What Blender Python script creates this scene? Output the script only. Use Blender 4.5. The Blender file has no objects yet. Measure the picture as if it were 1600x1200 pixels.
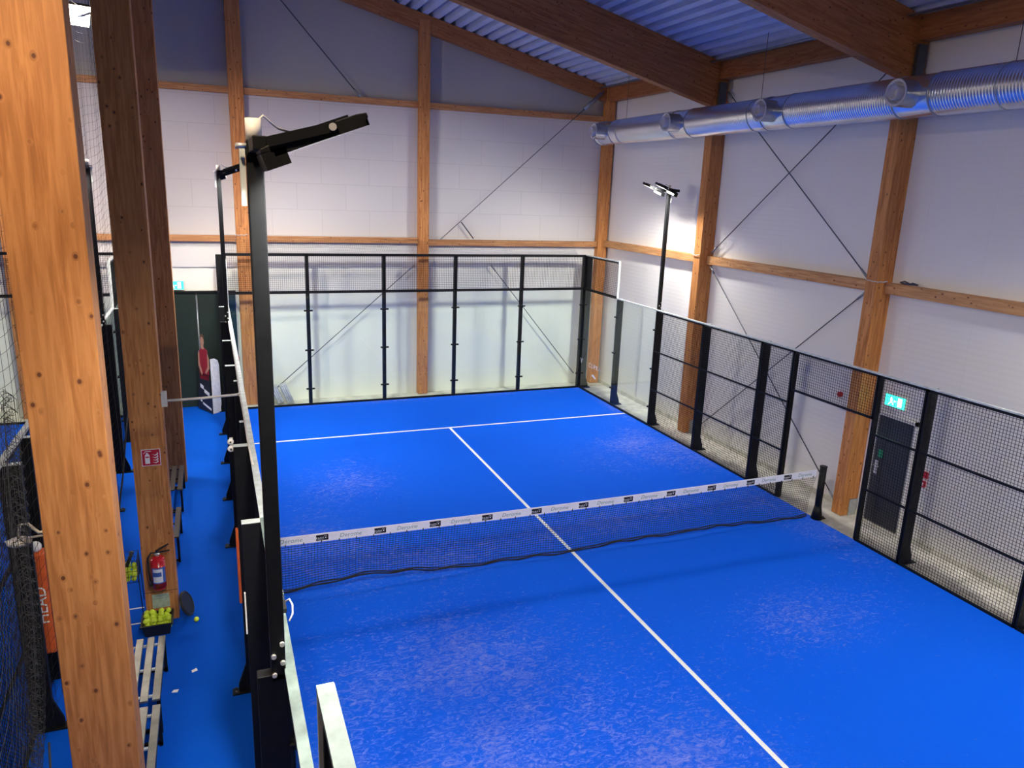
import bpy, math, random
from mathutils import Vector, Matrix, Euler
random.seed(7)
C = bpy.context.scene.collection
PI = math.pi

# ---------------------------------------------------------------- camera, world, exposure
sc = bpy.context.scene
CAMP = (0.253462340, -0.377190556, -0.0112171381, -0.289814908, -10.0098935, 5.73177955, 1175.79056)
def _rot(w):
    w = Vector(w); t = w.length
    return Matrix.Rotation(t, 3, w.normalized())
_R = _rot(CAMP[:3]) @ Matrix(((1, 0, 0), (0, 0, -1), (0, 1, 0)))       # world -> (right, down, forward)
_c2w = Matrix(((_R[0][0], -_R[1][0], -_R[2][0]), (_R[0][1], -_R[1][1], -_R[2][1]), (_R[0][2], -_R[1][2], -_R[2][2])))
cd = bpy.data.cameras.new('camera'); cam = bpy.data.objects.new('camera', cd); C.objects.link(cam)
cam.matrix_world = Matrix.Translation(Vector(CAMP[3:6])) @ _c2w.to_4x4()
cd.sensor_width = 36; cd.sensor_fit = 'HORIZONTAL'; cd.lens = CAMP[6] / 1600 * 36; cd.clip_start = .05; cd.clip_end = 200
sc.camera = cam
world = bpy.data.worlds.new('world'); sc.world = world; world.use_nodes = True
world.node_tree.nodes['Background'].inputs[0].default_value = (.6, .7, 1, 1)
world.node_tree.nodes['Background'].inputs[1].default_value = 0.02
sc.view_settings.view_transform = 'Standard'; sc.view_settings.look = 'None'
sc.view_settings.gamma = 1; sc.view_settings.use_curve_mapping = False
sc.view_settings.exposure = 2.55
FLOOD = 88.0          # court floodlight lens strength
COOL = (1.0, .965, .90); WARM = (1.0, .88, .78)
sc.cycles.max_bounces = 8; sc.cycles.transparent_max_bounces = 24
sc.cycles.diffuse_bounces = 5

# ---------------------------------------------------------------- helpers
class NT:
    def __init__(s, name):
        s.m = bpy.data.materials.new(name); s.m.use_nodes = True; s.t = s.m.node_tree; s.t.nodes.clear()
        s.out = s.n('ShaderNodeOutputMaterial')
    def n(s, k, **kw):
        nd = s.t.nodes.new(k)
        for a, b in kw.items():
            if a in nd.inputs.keys(): nd.inputs[a].default_value = b
            else: setattr(nd, a, b)
        return nd
    def l(s, a, b): s.t.links.new(a, b)
    def bsdf(s, col=(.8, .8, .8), rough=.5, metal=0., **kw):
        b = s.n('ShaderNodeBsdfPrincipled'); b.inputs['Base Color'].default_value = (*col, 1)
        b.inputs['Roughness'].default_value = rough; b.inputs['Metallic'].default_value = metal
        for k, v in kw.items(): b.inputs[k.replace('_', ' ')].default_value = v
        s.l(b.outputs[0], s.out.inputs[0]); s.b = b; return b
    def pos(s, scale=(1, 1, 1), rot=(0, 0, 0), loc=(0, 0, 0)):
        g = s.n('ShaderNodeNewGeometry'); mp = s.n('ShaderNodeMapping')
        mp.inputs['Scale'].default_value = scale; mp.inputs['Rotation'].default_value = rot; mp.inputs['Location'].default_value = loc
        s.l(g.outputs['Position'], mp.inputs[0]); return mp.outputs[0]
    def ramp(s, fac, stops):
        r = s.n('ShaderNodeValToRGB'); e = r.color_ramp.elements
        while len(e) < len(stops): e.new(.5)
        for x, (p, c) in zip(e, stops): x.position = p; x.color = (*c, 1) if len(c) == 3 else c
        s.l(fac, r.inputs[0]); return r.outputs[0]
    def noise(s, vec, scale, detail=4, rough=.55, dist=0.):
        n = s.n('ShaderNodeTexNoise'); n.inputs['Scale'].default_value = scale; n.inputs['Detail'].default_value = detail
        n.inputs['Roughness'].default_value = rough; n.inputs['Distortion'].default_value = dist
        s.l(vec, n.inputs['Vector']); return n.outputs[0]
    def mix(s, fac, a, b, mode='MIX'):
        m = s.n('ShaderNodeMix', data_type='RGBA', blend_type=mode)
        for i, v in ((0, fac), (6, a), (7, b)):
            if hasattr(v, 'links'): s.l(v, m.inputs[i])
            elif isinstance(v, (int, float)): m.inputs[i].default_value = v
            else: m.inputs[i].default_value = (*v, 1)
        return m.outputs[2]
    def math(s, op, a, b=0., c=None):
        m = s.n('ShaderNodeMath', operation=op)
        for i, v in ((0, a), (1, b)) + (((2, c),) if c is not None else ()):
            if hasattr(v, 'links'): s.l(v, m.inputs[i])
            else: m.inputs[i].default_value = v
        return m.outputs[0]
    def bump(s, h, strength=.3, dist=.01):
        b = s.n('ShaderNodeBump'); b.inputs['Strength'].default_value = strength; b.inputs['Distance'].default_value = dist
        s.l(h, b.inputs['Height']); s.l(b.outputs[0], s.b.inputs['Normal'])

def plain(name, col, rough=.5, metal=0., var=.12, nscale=14, bump=0., **kw):
    """painted / moulded surface with slight procedural unevenness"""
    t = NT(name); t.bsdf(col, rough, metal, **kw)
    n = t.noise(t.pos(), nscale, 5)
    lo = tuple(c * (1 - var) for c in col); hi = tuple(min(1, c * (1 + var)) for c in col)
    t.l(t.ramp(n, [(.3, lo), (.7, hi)]), t.b.inputs['Base Color'])
    if bump: t.bump(n, bump, .004)
    return t.m

def wood(name, axis='z', tilt=0., light=(.66, .285, .082), dark=(.44, .155, .036), off=0.):
    t = NT(name); t.bsdf(light, .62)
    st = {'x': (.07, 1, 1), 'y': (1, .07, 1), 'z': (1, 1, .07)}[axis]
    v = t.pos(st, (0, tilt, 0), (off, off * .7, off * .3))
    if tilt:   # rotate first, stretch afterwards
        g = t.n('ShaderNodeNewGeometry'); r = t.n('ShaderNodeVectorRotate', rotation_type='Y_AXIS'); r.inputs['Angle'].default_value = tilt
        t.l(g.outputs['Position'], r.inputs['Vector']); mp = t.n('ShaderNodeMapping'); mp.inputs['Scale'].default_value = st
        t.l(r.outputs[0], mp.inputs[0]); v = mp.outputs[0]
    # knots: sparse little cells in true proportions
    vo = t.n('ShaderNodeTexVoronoi', feature='F1'); vo.inputs['Scale'].default_value = 9.2; vo.inputs['Randomness'].default_value = 1
    g2 = t.n('ShaderNodeNewGeometry'); mp3 = t.n('ShaderNodeMapping'); mp3.inputs['Scale'].default_value = tuple(.78 if c < 1 else 1 for c in st); mp3.inputs['Location'].default_value = (off, 1.3, .4)
    t.l(g2.outputs['Position'], mp3.inputs[0]); t.l(mp3.outputs[0], vo.inputs['Vector'])
    n0 = t.noise(v, 3.0, 2)
    warp = t.n('ShaderNodeVectorMath', operation='MULTIPLY_ADD')
    # rings bend round the knots
    kd = vo.outputs['Distance']
    bend = t.ramp(kd, [(0, (.22,) * 3), (.24, (0,) * 3)])
    t.l(bend, warp.inputs[0]); warp.inputs[1].default_value = (.35, .35, .35); t.l(v, warp.inputs[2])
    gr = t.noise(warp.outputs[0], 26, 6, .6, .35)
    gr2 = t.noise(v, 5, 3, .5, .4)
    c = t.ramp(gr, [(.32, tuple(x * .8 for x in dark)), (.44, dark), (.52, tuple((a + b) / 2 for a, b in zip(light, dark))), (.62, light)])
    c = t.mix(t.ramp(gr2, [(.35, (0,) * 3), (.7, (.55,) * 3)]), c, tuple(x * .82 for x in light))
    k = t.ramp(kd, [(0, (1,) * 3), (.085, (1,) * 3), (.125, (.3,) * 3), (.22, (0,) * 3)])
    c = t.mix(k, c, (.11, .032, .010))
    t.l(c, t.b.inputs['Base Color']); t.bump(gr, .18, .003)
    return t.m

M = {}
M['wood_v'] = wood('glulam_upright', 'z')
M['wood_v_near'] = wood('glulam_upright_near', 'z', 0, (.53, .235, .075), (.38, .145, .038), 3.3)  # darker glulam copy, offsetting floodlight spill on the foreground column
M['wood_beam'] = wood('glulam_beam', 'x', -.235, (.50, .20, .06), (.34, .115, .028))
M['wood_y'] = wood('timber_rail_side', 'y', 0, (.66, .36, .15), (.46, .2, .065))
M['wood_x'] = wood('timber_rail_back', 'x', 0, (.60, .30, .12), (.42, .17, .055))
M['black'] = plain('black_powder_coat', (.006, .0065, .0075), .5, 0, .25, Specular_IOR_Level=.22)
M['black_matte'] = plain('black_cord', (.013, .013, .015), .85)
M['blackplastic'] = plain('black_plastic', (.018, .019, .02), .45)
M['galv'] = plain('galvanised_steel', (.60, .66, .64), .5, .25, .22, 9)
M['galv_dimmed'] = plain('galvanised_steel_dimmed', (.145, .19, .172), .6, .1, .42, 6)  # galvanised copy darkened against near lamp glare; the blotches are its own
M['steel'] = plain('zinc_steel', (.30, .33, .37), .4, .8, .15)
M['darksteel'] = plain('dark_steel', (.10, .11, .125), .45, .7)
M['bolt'] = plain('zinc_bolt', (.7, .7, .68), .35, .5)
M['white'] = plain('white_plastic', (.75, .74, .71), .45)
M['cable'] = plain('white_cable_cover', (.62, .60, .55), .5)
M['red'] = plain('red_enamel', (.55, .012, .022), .25, 0, .08)
M['redsign'] = plain('red_sign', (.52, .012, .03), .45, 0, .05)
M['signwhite'] = plain('sign_white', (.8, .8, .8), .5, 0, .04)
M['orange'] = plain('orange_padding', (.62, .11, .02), .6)
M['concrete'] = plain('concrete', (.62, .61, .54), .8, 0, .22, 3.2, .2)
M['plinth'] = plain('grey_plinth', (.36, .38, .38), .75, 0, .12)
M['blue_label'] = plain('blue_label', (.05, .12, .38), .5)
M['paper'] = plain('paper', (.8, .8, .78), .8)
M['notice'] = plain('laminated_notice', (.42, .50, .40), .4, 0, .2, 20)
M['cardboard'] = plain('brown_board', (.42, .24, .12), .8, 0, .12)
M['darkgreen'] = plain('dark_green_curtain', (.004, .016, .010), .7, 0, .2, 2)
M['teal'] = plain('dark_teal_door', (.006, .035, .045), .6, 0, .1)
M['door'] = plain('anthracite_door', (.045, .05, .065), .5, 0, .1)
M['wrap'] = plain('grey_plastic_wrap', (.48, .48, .52), .3, 0, .3, 12, .4)
M['slat'] = plain('brushed_steel_slat', (.27, .27, .235), .36, .75, .22, 6)
M['darkslat'] = plain('dark_brown_slat', (.035, .026, .024), .5, 0, .2)
M['skin'] = plain('printed_skin', (.50, .27, .19), .6)
M['shirt'] = plain('printed_red_shirt', (.30, .012, .03), .6)
M['navy'] = plain('printed_navy', (.012, .016, .03), .5)
M['hair'] = plain('printed_hair', (.12, .06, .04), .6)
M['textgreen'] = plain('printed_green_grey', (.20, .30, .25), .6)
M['whitecloth'] = plain('white_net_band', (.82, .82, .84), .7, 0, .04, 30)
M['grille'] = plain('grey_white_diffuser', (.62, .62, .68), .4, 0, .06)

t = NT('tennis_ball_felt'); t.bsdf((.7, .85, .04), .85)
n = t.noise(t.pos(), 60, 4); t.l(t.ramp(n, [(.3, (.64, .80, .03)), (.7, (.80, .94, .08))]), t.b.inputs['Base Color']); t.bump(n, .4, .002)
M['ball'] = t.m

# duct
t = NT('spiral_duct_steel'); t.bsdf((.8, .83, .88), .27, .95)
n = t.noise(t.pos((1, .3, 1)), 6, 3); t.l(t.ramp(n, [(.3, (.70, .73, .79)), (.7, (.84, .87, .92))]), t.b.inputs['Base Color'])
M['duct'] = t.m
M['ductcap'] = plain('duct_fitting', (.40, .44, .50), .3, .85)

# painted walls
t = NT('white_block_wall'); t.bsdf((.7, .7, .72), .75)
br = t.n('ShaderNodeTexBrick', offset=.5); br.inputs['Scale'].default_value = 1
br.inputs['Brick Width'].default_value = 1.25; br.inputs['Row Height'].default_value = .66; br.inputs['Mortar Size'].default_value = .008
br.inputs['Mortar Smooth'].default_value = .6
br.inputs['Color1'].default_value = (.60, .585, .575, 1); br.inputs['Color2'].default_value = (.62, .60, .59, 1); br.inputs['Mortar'].default_value = (.50, .485, .475, 1)
g = t.n('ShaderNodeNewGeometry'); sx = t.n('ShaderNodeSeparateXYZ'); cx = t.n('ShaderNodeCombineXYZ'); t.l(g.outputs['Position'], sx.inputs[0])
t.l(sx.outputs[0], cx.inputs[0]); t.l(t.math('ADD', sx.outputs[2], .18), cx.inputs[1]); t.l(cx.outputs[0], br.inputs[0])
t.l(br.outputs[0], t.b.inputs['Base Color']); t.bump(br.outputs['Fac'], -.5, .006)
M['blocks'] = t.m
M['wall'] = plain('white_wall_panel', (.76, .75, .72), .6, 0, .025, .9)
M['wall_dark'] = plain('dark_wall_panel', (.10, .10, .11), .7, 0, .05, 1)  # unseen walls kept dark to cut bounce light
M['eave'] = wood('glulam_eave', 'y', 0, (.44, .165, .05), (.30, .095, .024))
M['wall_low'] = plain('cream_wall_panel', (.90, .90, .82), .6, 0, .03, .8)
M['wall_up'] = plain('gable_panel_dimmed', (.40, .40, .385), .65, 0, .03, .8)  # smooth gable sheets; the grey mostly stands in for missing light
# ribbed right wall
t = NT('ribbed_wall_panel'); t.bsdf((.66, .66, .68), .55)
g = t.n('ShaderNodeNewGeometry'); sx = t.n('ShaderNodeSeparateXYZ'); t.l(g.outputs['Position'], sx.inputs[0])
wv = t.math('SINE', t.math('MULTIPLY', sx.outputs[2], 2 * PI / .1)); t.bump(wv, .12, .004)
seam = t.math('FRACT', t.math('DIVIDE', t.math('ADD', sx.outputs[1], .55), 1.15))
t.l(t.ramp(seam, [(0, (.70, .69, .66)), (.006, (.80, .78, .74)), (1, (.80, .78, .74))]), t.b.inputs['Base Color'])
M['wall_r'] = t.m
M['deck'] = plain('roof_sheet', (.56, .63, .78), .5, 0, .06, 2)  # blue tint stands in for blue light reflected by the galvanised sheet

# turf
def turf(name, base, scuff, amount):
    t = NT(name); t.bsdf(base, .8); t.b.inputs['Specular IOR Level'].default_value = .06
    p = t.pos()
    fib = t.noise(p, 160, 2)
    c = t.ramp(fib, [(.25, tuple(x * .72 for x in base)), (.75, tuple(min(1, x * 1.22) for x in base))])
    if amount:
        mid = t.noise(p, .55, 4, .6)
        st = t.n('ShaderNodeMapping'); st.inputs['Scale'].default_value = (1.3, 2.3, 1); st.inputs['Rotation'].default_value = (0, 0, .25); t.l(p, st.inputs[0])
        s1 = t.noise(st.outputs[0], 6.0, 10, .76, 1.6)
        # sand collects along the fences, at the service corners and in front of the net
        sp = t.n('ShaderNodeSeparateXYZ'); t.l(p, sp.inputs[0])
        def blob(x, y, rx, ry):
            a = t.math('POWER', t.math('DIVIDE', t.math('SUBTRACT', sp.outputs[0], x), rx), 2.)
            b = t.math('POWER', t.math('DIVIDE', t.math('SUBTRACT', sp.outputs[1], y), ry), 2.)
            return t.math('EXPONENT', t.math('MULTIPLY', t.math('ADD', a, b), -1.))
        tot = None
        for bl in ((9.6, 5.2, .9, 2.6), (8.2, 4.2, 1.6, 1.3), (1.9, 4.2, 1.3, 1.6), (2.5, -2.2, 2.2, 1.6), (7.4, -2.6, 1.6, 1.0), (4.0, -4.6, 1.5, 1.2), (9.6, -.6, .8, 1.4), (5., 9.9, 5, .25), (9.95, 6.7, .22, 3.2), (1.3, -4.2, 1.6, 2.2), (7.0, 1.2, 3, .8), (3, .7, 2.5, .7), (1.0, 1.6, 1.0, 1.4)):
            e = blob(*bl); tot = e if tot is None else t.math('ADD', tot, e)
        m = t.math('MULTIPLY', t.math('MINIMUM', tot, 1.15), t.ramp(mid, [(.3, (.35,) * 3), (.7, (1,) * 3)]))
        f = t.math('ADD', s1, t.math('MULTIPLY', m, .20))
        f = t.ramp(f, [(.625, (0,) * 3), (.84, (amount,) * 3)])
        c = t.mix(f, c, scuff)
        c = t.mix(t.math('MULTIPLY', t.math('MINIMUM', tot, 1.), .04), c, (.10, .20, .75))
    t.l(c, t.b.inputs['Base Color']); t.bump(fib, .5, .01)
    return t.m
M['turf'] = turf('blue_turf', (.002, .108, .77), (.42, .38, .62), .44)
M['turf2'] = turf('blue_carpet', (.002, .090, .58), (.4, .4, .5), 0)
M['line'] = plain('white_turf_line', (.78, .80, .80), .85, 0, .1, 60)

# glass: tinted see-through with mirror reflection
t = NT('tempered_glass'); tr = t.n('ShaderNodeBsdfTransparent'); tr.inputs[0].default_value = (.955, .990, .968, 1)
gl = t.n('ShaderNodeBsdfGlossy'); gl.inputs['Roughness'].default_value = .015
fr = t.n('ShaderNodeFresnel'); fr.inputs[0].default_value = 1.5; mx = t.n('ShaderNodeMixShader')
ge = t.n('ShaderNodeNewGeometry'); fac = t.math('MULTIPLY', fr.outputs[0], t.math('SUBTRACT', 1., ge.outputs['Backfacing'])); t.l(fac, mx.inputs[0]); t.l(tr.outputs[0], mx.inputs[1]); t.l(gl.outputs[0], mx.inputs[2]); t.l(mx.outputs[0], t.out.inputs[0])
M['glass'] = t.m
def emis(name, col, s):
    t = NT(name); e = t.n('ShaderNodeEmission'); e.inputs[0].default_value = (*col, 1); e.inputs[1].default_value = s
    t.l(e.outputs[0], t.out.inputs[0]); return t.m
M['led'] = emis('led_lens', COOL, FLOOD)
M['led_warm'] = emis('led_lens_warm', WARM, 55)
M['led_col'] = emis('led_lens_column', WARM, 30)
M['led_near'] = emis('led_lens_near', (1., .76, .50), 250)
M['led_wall'] = emis('led_lens_wall', (1., .82, .72), 230)
M['exit'] = emis('exit_sign_green', (.02, .62, .34), 1.1)
M['exitw'] = emis('exit_sign_white', (.75, 1, .9), 1.3)
M['doorgreen'] = plain('green_door_sign', (.02, .32, .14), .5)
M['vinyl'] = plain('white_vinyl', (.85, .87, .86), .6)

ORG = {}
class MB:
    def __init__(s): s.v = []; s.f = []; s.sm = []
    def add(s, vs, fs, smooth=False):
        o = len(s.v); s.v += [tuple(v) for v in vs]; s.f += [tuple(i + o for i in f) for f in fs]; s.sm += [smooth] * len(fs); return s
    def box(s, x0, x1, y0, y1, z0, z1, mat=None):
        vs = [Vector(p) for p in ((x0, y0, z0), (x1, y0, z0), (x1, y1, z0), (x0, y1, z0), (x0, y0, z1), (x1, y0, z1), (x1, y1, z1), (x0, y1, z1))]
        if mat: vs = [mat @ v for v in vs]
        return s.add(vs, [(0, 3, 2, 1), (4, 5, 6, 7), (0, 1, 5, 4), (1, 2, 6, 5), (2, 3, 7, 6), (3, 0, 4, 7)])
    def cyl(s, p, q, r, n=12, r2=None, caps=True):
        p = Vector(p); q = Vector(q); d = (q - p).normalized(); a = d.orthogonal().normalized(); b = d.cross(a); r2 = r if r2 is None else r2
        vs = []
        for c, rr in ((p, r), (q, r2)):
            for i in range(n):
                t = 2 * PI * i / n; vs.append(c + (a * math.cos(t) + b * math.sin(t)) * rr)
        fs = [(i, (i + 1) % n, n + (i + 1) % n, n + i) for i in range(n)]
        s.add(vs, fs, n > 6)
        if caps: s.add([], []); o = len(s.v) - 2 * n; s.f += [tuple(o + i for i in range(n))[::-1], tuple(o + n + i for i in range(n))]; s.sm += [False, False]
        return s
    def tube(s, pts, r, n=6):
        pts = [Vector(p) for p in pts]; vs = []; a = None
        for i, p in enumerate(pts):
            d = (pts[min(i + 1, len(pts) - 1)] - pts[max(i - 1, 0)]).normalized()
            a = d.orthogonal().normalized() if a is None else (a - d * a.dot(d)).normalized()
            b = d.cross(a)
            vs += [p + (a * math.cos(2 * PI * k / n) + b * math.sin(2 * PI * k / n)) * r for k in range(n)]
        fs = [(i * n + k, i * n + (k + 1) % n, (i + 1) * n + (k + 1) % n, (i + 1) * n + k) for i in range(len(pts) - 1) for k in range(n)]
        fs += [tuple(range(n))[::-1], tuple((len(pts) - 1) * n + k for k in range(n))]
        return s.add(vs, fs, True)
    def prism(s, poly, d):      # poly: planar list of points, d: extrusion vector
        poly = [Vector(p) for p in poly]; d = Vector(d); n = len(poly)
        return s.add(poly + [p + d for p in poly], [tuple(range(n))[::-1], tuple(range(n, 2 * n))] + [(i, (i + 1) % n, n + (i + 1) % n, n + i) for i in range(n)])
    def sphere(s, c, r, u=14, v=9, sc=(1, 1, 1)):
        c = Vector(c); vs = [c + Vector((0, 0, r * sc[2]))]
        for i in range(1, v):
            for j in range(u):
                a = PI * i / v; b = 2 * PI * j / u
                vs.append(c + Vector((r * sc[0] * math.sin(a) * math.cos(b), r * sc[1] * math.sin(a) * math.sin(b), r * sc[2] * math.cos(a))))
        vs.append(c - Vector((0, 0, r * sc[2]))); L = len(vs) - 1
        fs = [(0, 1 + j, 1 + (j + 1) % u) for j in range(u)] + [(L, 1 + (v - 2) * u + (j + 1) % u, 1 + (v - 2) * u + j) for j in range(u)]
        fs += [(1 + i * u + j, 1 + (i + 1) * u + j, 1 + (i + 1) * u + (j + 1) % u, 1 + i * u + (j + 1) % u) for i in range(v - 2) for j in range(u)]
        return s.add(vs, fs, True)
    def build(s, name, mat, parent=None, org=None, bevel=0., kind=None, label=None):
        if parent is not None: o3 = ORG[parent.name]
        else: o3 = Vector(org) if org is not None else Vector((0, 0, 0))
        me = bpy.data.meshes.new(name); me.from_pydata([tuple(Vector(v) - o3) for v in s.v], [], s.f)
        me.polygons.foreach_set('use_smooth', s.sm); me.update()
        o = bpy.data.objects.new(name, me); C.objects.link(o); me.materials.append(M[mat] if isinstance(mat, str) else mat)
        if parent is not None: o.parent = parent
        else: o.location = o3
        ORG[o.name] = o3
        if bevel:
            b = o.modifiers.new('bevel', 'BEVEL'); b.width = bevel; b.segments = 2; b.limit_method = 'ANGLE'
        if kind: o['kind'] = kind
        if label: o['label'] = label
        return o

def thing(name, loc, label, cat, group=None):
    o = bpy.data.objects.new(name, None); C.objects.link(o); o.location = loc; o.empty_display_size = .1
    ORG[o.name] = Vector(loc); o['label'] = label; o['category'] = cat
    if group: o['group'] = group
    return o
def tag(o, label, cat, group=None, kind=None):
    if label: o['label'] = label
    if cat: o['category'] = cat
    if group: o['group'] = group
    if kind: o['kind'] = kind
    return o
def box_thing(name, b, mat, label, cat, group=None, bevel=0.):
    x0, x1, y0, y1, z0, z1 = b
    o = MB().box(*b).build(name, mat, None, ((x0 + x1) / 2, (y0 + y1) / 2, z0), bevel)
    return tag(o, label, cat, group)

def text_mesh(txt, size, M4, thick=.0008, shear=0., spacing=1.):
    """letters as geometry: returns (verts, faces) placed by matrix M4 (local x = reading direction, y = up)"""
    cu = bpy.data.curves.new('lettering', 'FONT'); cu.body = txt; cu.size = size; cu.extrude = thick; cu.shear = shear; cu.space_character = spacing
    cu.align_x = 'CENTER'; cu.align_y = 'CENTER'; cu.resolution_u = 3
    ob = bpy.data.objects.new('lettering', cu); C.objects.link(ob)
    dg = bpy.context.evaluated_depsgraph_get(); me = bpy.data.meshes.new_from_object(ob.evaluated_get(dg))
    vs = [M4 @ v.co for v in me.vertices]; fs = [tuple(p.vertices) for p in me.polygons]
    bpy.data.objects.remove(ob); bpy.data.curves.remove(cu); bpy.data.meshes.remove(me)
    return vs, fs
def frame(o, xdir, ydir):
    x = Vector(xdir).normalized(); y = Vector(ydir).normalized(); z = x.cross(y)
    m = Matrix((x, y, z)).transposed().to_4x4(); m.translation = Vector(o); return m

# ---------------------------------------------------------------- hall shell
RX = 10.93; BY = 10.67; LX = -13.3; FY = -12.5
MB().box(LX - .2, RX + .2, FY - .2, BY + .2, -.2, -.012).build('floor', 'concrete', None, (0, 0, -.2), kind='structure')
MB().box(RX, RX + .2, FY, BY + .2, -.1, 9.05).build('wall_right', 'wall_r', None, (RX, 0, 0), kind='structure')
SL = .243
def roof_z(x):        # underside of the sheeting
    xr = -1.17
    return 8.77 + SL * (10.55 - (x if x > xr else 2 * xr - x))
# back wall in three bands: cream panels, painted blocks, smooth gable in a darkened, unlit tone
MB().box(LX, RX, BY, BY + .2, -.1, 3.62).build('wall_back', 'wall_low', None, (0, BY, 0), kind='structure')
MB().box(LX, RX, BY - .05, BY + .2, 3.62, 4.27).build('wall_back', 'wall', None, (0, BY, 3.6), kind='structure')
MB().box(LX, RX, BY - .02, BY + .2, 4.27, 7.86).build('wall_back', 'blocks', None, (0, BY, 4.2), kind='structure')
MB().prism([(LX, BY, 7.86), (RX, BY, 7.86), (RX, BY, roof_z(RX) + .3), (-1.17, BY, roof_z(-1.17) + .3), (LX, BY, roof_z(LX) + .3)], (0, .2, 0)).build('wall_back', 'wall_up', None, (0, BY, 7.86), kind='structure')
MB().prism([(LX, FY, -.1), (RX, FY, -.1), (RX, FY, roof_z(RX) + .3), (-1.17, FY, roof_z(-1.17) + .3), (LX, FY, roof_z(LX) + .3)], (0, -.2, 0)).build('wall_front', 'wall_dark', None, (0, FY, 0), kind='structure')
MB().box(LX - .2, LX, FY, BY + .2, -.1, 9.5).build('wall_left', 'wall_dark', None, (LX, 0, 0), kind='structure')
# corrugated roof sheets: trapezoid ribs running along the hall
m = MB(); prof = []
p = .30; x = -1.17
rows = []
for side in (1, -1):
    pts = []; xx = 0.
    while xx < 12.4:
        for dx, dz in ((0, 0), (.13, 0), (.145, .17), (.275, .17), (.29, 0)): pts.append((xx + dx, dz))
        xx += p
    vs = []
    for dx, dz in pts:
        X = -1.17 + side * dx; z = roof_z(X) + .01 + dz; vs += [(X, FY, z), (X, BY, z)]
    n = len(pts); m.add(vs, [(2 * i, 2 * i + 1, 2 * i + 3, 2 * i + 2) if side > 0 else (2 * i, 2 * i + 2, 2 * i + 3, 2 * i + 1) for i in range(n - 1)])
ceil = m.build('ceiling', 'deck', None, (0, 0, 8.7), kind='structure')
MB().box(RX - .02, RX, FY, BY, -.012, .10).build('baseboard_right', 'concrete', None, (RX, 0, 0), kind='structure')

# turf and lines
tf = MB().box(0, 10, -10, 10, -.012, .0).build('court_turf', 'turf', None, (5, 0, -.012))
tag(tf, 'bright blue artificial turf of the padel court, with white lines and pale sand scuffs', 'court turf')
ORG['court_turf'] = Vector((5, 0, -.012))
MB().box(4.97, 5.03, -7.1, 7.1, .0005, .004).build('centre_line', 'line', tf)
MB().box(0.02, 9.98, 7.085, 7.150, .0005, .004).build('service_line', 'line', tf)
MB().box(0.02, 9.98, -7.14, -7.09, .0005, .004).build('service_line', 'line', tf)
cf = MB().box(-2.3, 0, -12.4, 10.6, -.012, -.001).build('corridor_carpet', 'turf2', None, (-1.1, 0, -.012))
tag(cf, 'plain blue carpet of the walkway between the timber columns and the court fence', 'carpet')
t2 = MB().box(-12.3, -2.3, -10, 10.0, -.012, 0).build('court_turf', 'turf2', None, (-7.3, 0, -.012))
tag(t2, 'blue turf of the neighbouring court seen through the nets at the left edge', 'court turf')
ORG[t2.name] = Vector((-7.3, 0, -.012))
MB().box(-12.28, -2.32, 7.085, 7.150, .0005, .004).build('service_line', 'line', t2)
MB().box(-12.28, -2.32, -7.14, -7.09, .0005, .004).build('service_line', 'line', t2)

ORG[cf.name] = Vector(cf.location)
for y in (.02, .43): MB().box(-2.1, -1.42, y - .012, y + .012, -.0005, .002).build('floor_line', 'line', cf)

# ---------------------------------------------------------------- timber frame
YC = [5.33, 0.07, -5.2, -10.47]
def column(x0, x1, y0, y1, z1, mat, label, group, axis_plinth=False):
    t = thing('timber_column', ((x0 + x1) / 2, (y0 + y1) / 2, 0), label, 'column', group)
    if axis_plinth:      # lower outer half stands on a concrete foot
        MB().prism([(x0, y0, 0), (x0 + .17, y0, 0), (x0 + .17, y0, .32), (x1, y0, .32), (x1, y0, z1), (x0, y0, z1)], (0, y1 - y0, 0)).build('shaft', mat, t, bevel=.006)
        MB().box(x0 + .175, RX, y0 - .01, y1 + .01, -.01, .31).build('concrete_foot', 'plinth', t)
    else:
        MB().box(x0, x1, y0, y1, 0, z1).build('shaft', mat, t, bevel=.006)
    return t
ordn = ['farthest', 'second farthest', 'third farthest', 'nearest']
column(10.56, RX, 5.2, 5.46, 7.92, 'wood_v', 'glulam column on the right wall behind the mesh fence, at the far end of the crossed rods', 'right wall columns', True)
column(10.56, RX, -.05, .19, 7.9, 'wood_v', 'glulam column on the right wall next to the dark exit door', 'right wall columns', True)
column(10.56, RX, -5.3, -5.05, 7.9, 'wood_v', 'glulam column on the right wall beyond the exit door, outside the frame', 'right wall columns', True)
column(-1.385, -.97, -4.85, -4.59, 10.6, 'wood_v_near', 'huge knotty orange glulam column in the left foreground', 'walkway columns')
col2 = column(-1.35, -.96, 0.0, .27, 10.6, 'wood_v', 'middle walkway glulam column carrying the extinguisher and the red sign', 'walkway columns')
MB().box(-1.352, -.958, -.003, .272, .43, .436).build('shaft_joint', 'black_matte', col2)
column(-1.36, -.965, 5.12, 5.38, 10.6, 'wood_v', 'walkway glulam column partly hidden behind the one with the red sign', 'walkway columns')
column(-1.385, -.97, -10.6, -10.34, 10.6, 'wood_v', 'walkway glulam column beside the viewpoint, outside the frame', 'walkway columns')
column(.34, .68, 10.4, BY - .06, roof_z(.5) - .12, 'wood_v', 'gable column on the back wall beside the dark green curtain', 'gable columns')
column(5.05, 5.33, 10.4, BY - .06, roof_z(5.2) - .12, 'wood_v', 'slim gable column in the middle of the back wall', 'gable columns')
column(10.57, 10.87, 10.4, BY - .06, 8.85, 'wood_v', 'corner column where the back wall meets the right wall', 'gable columns')
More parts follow.
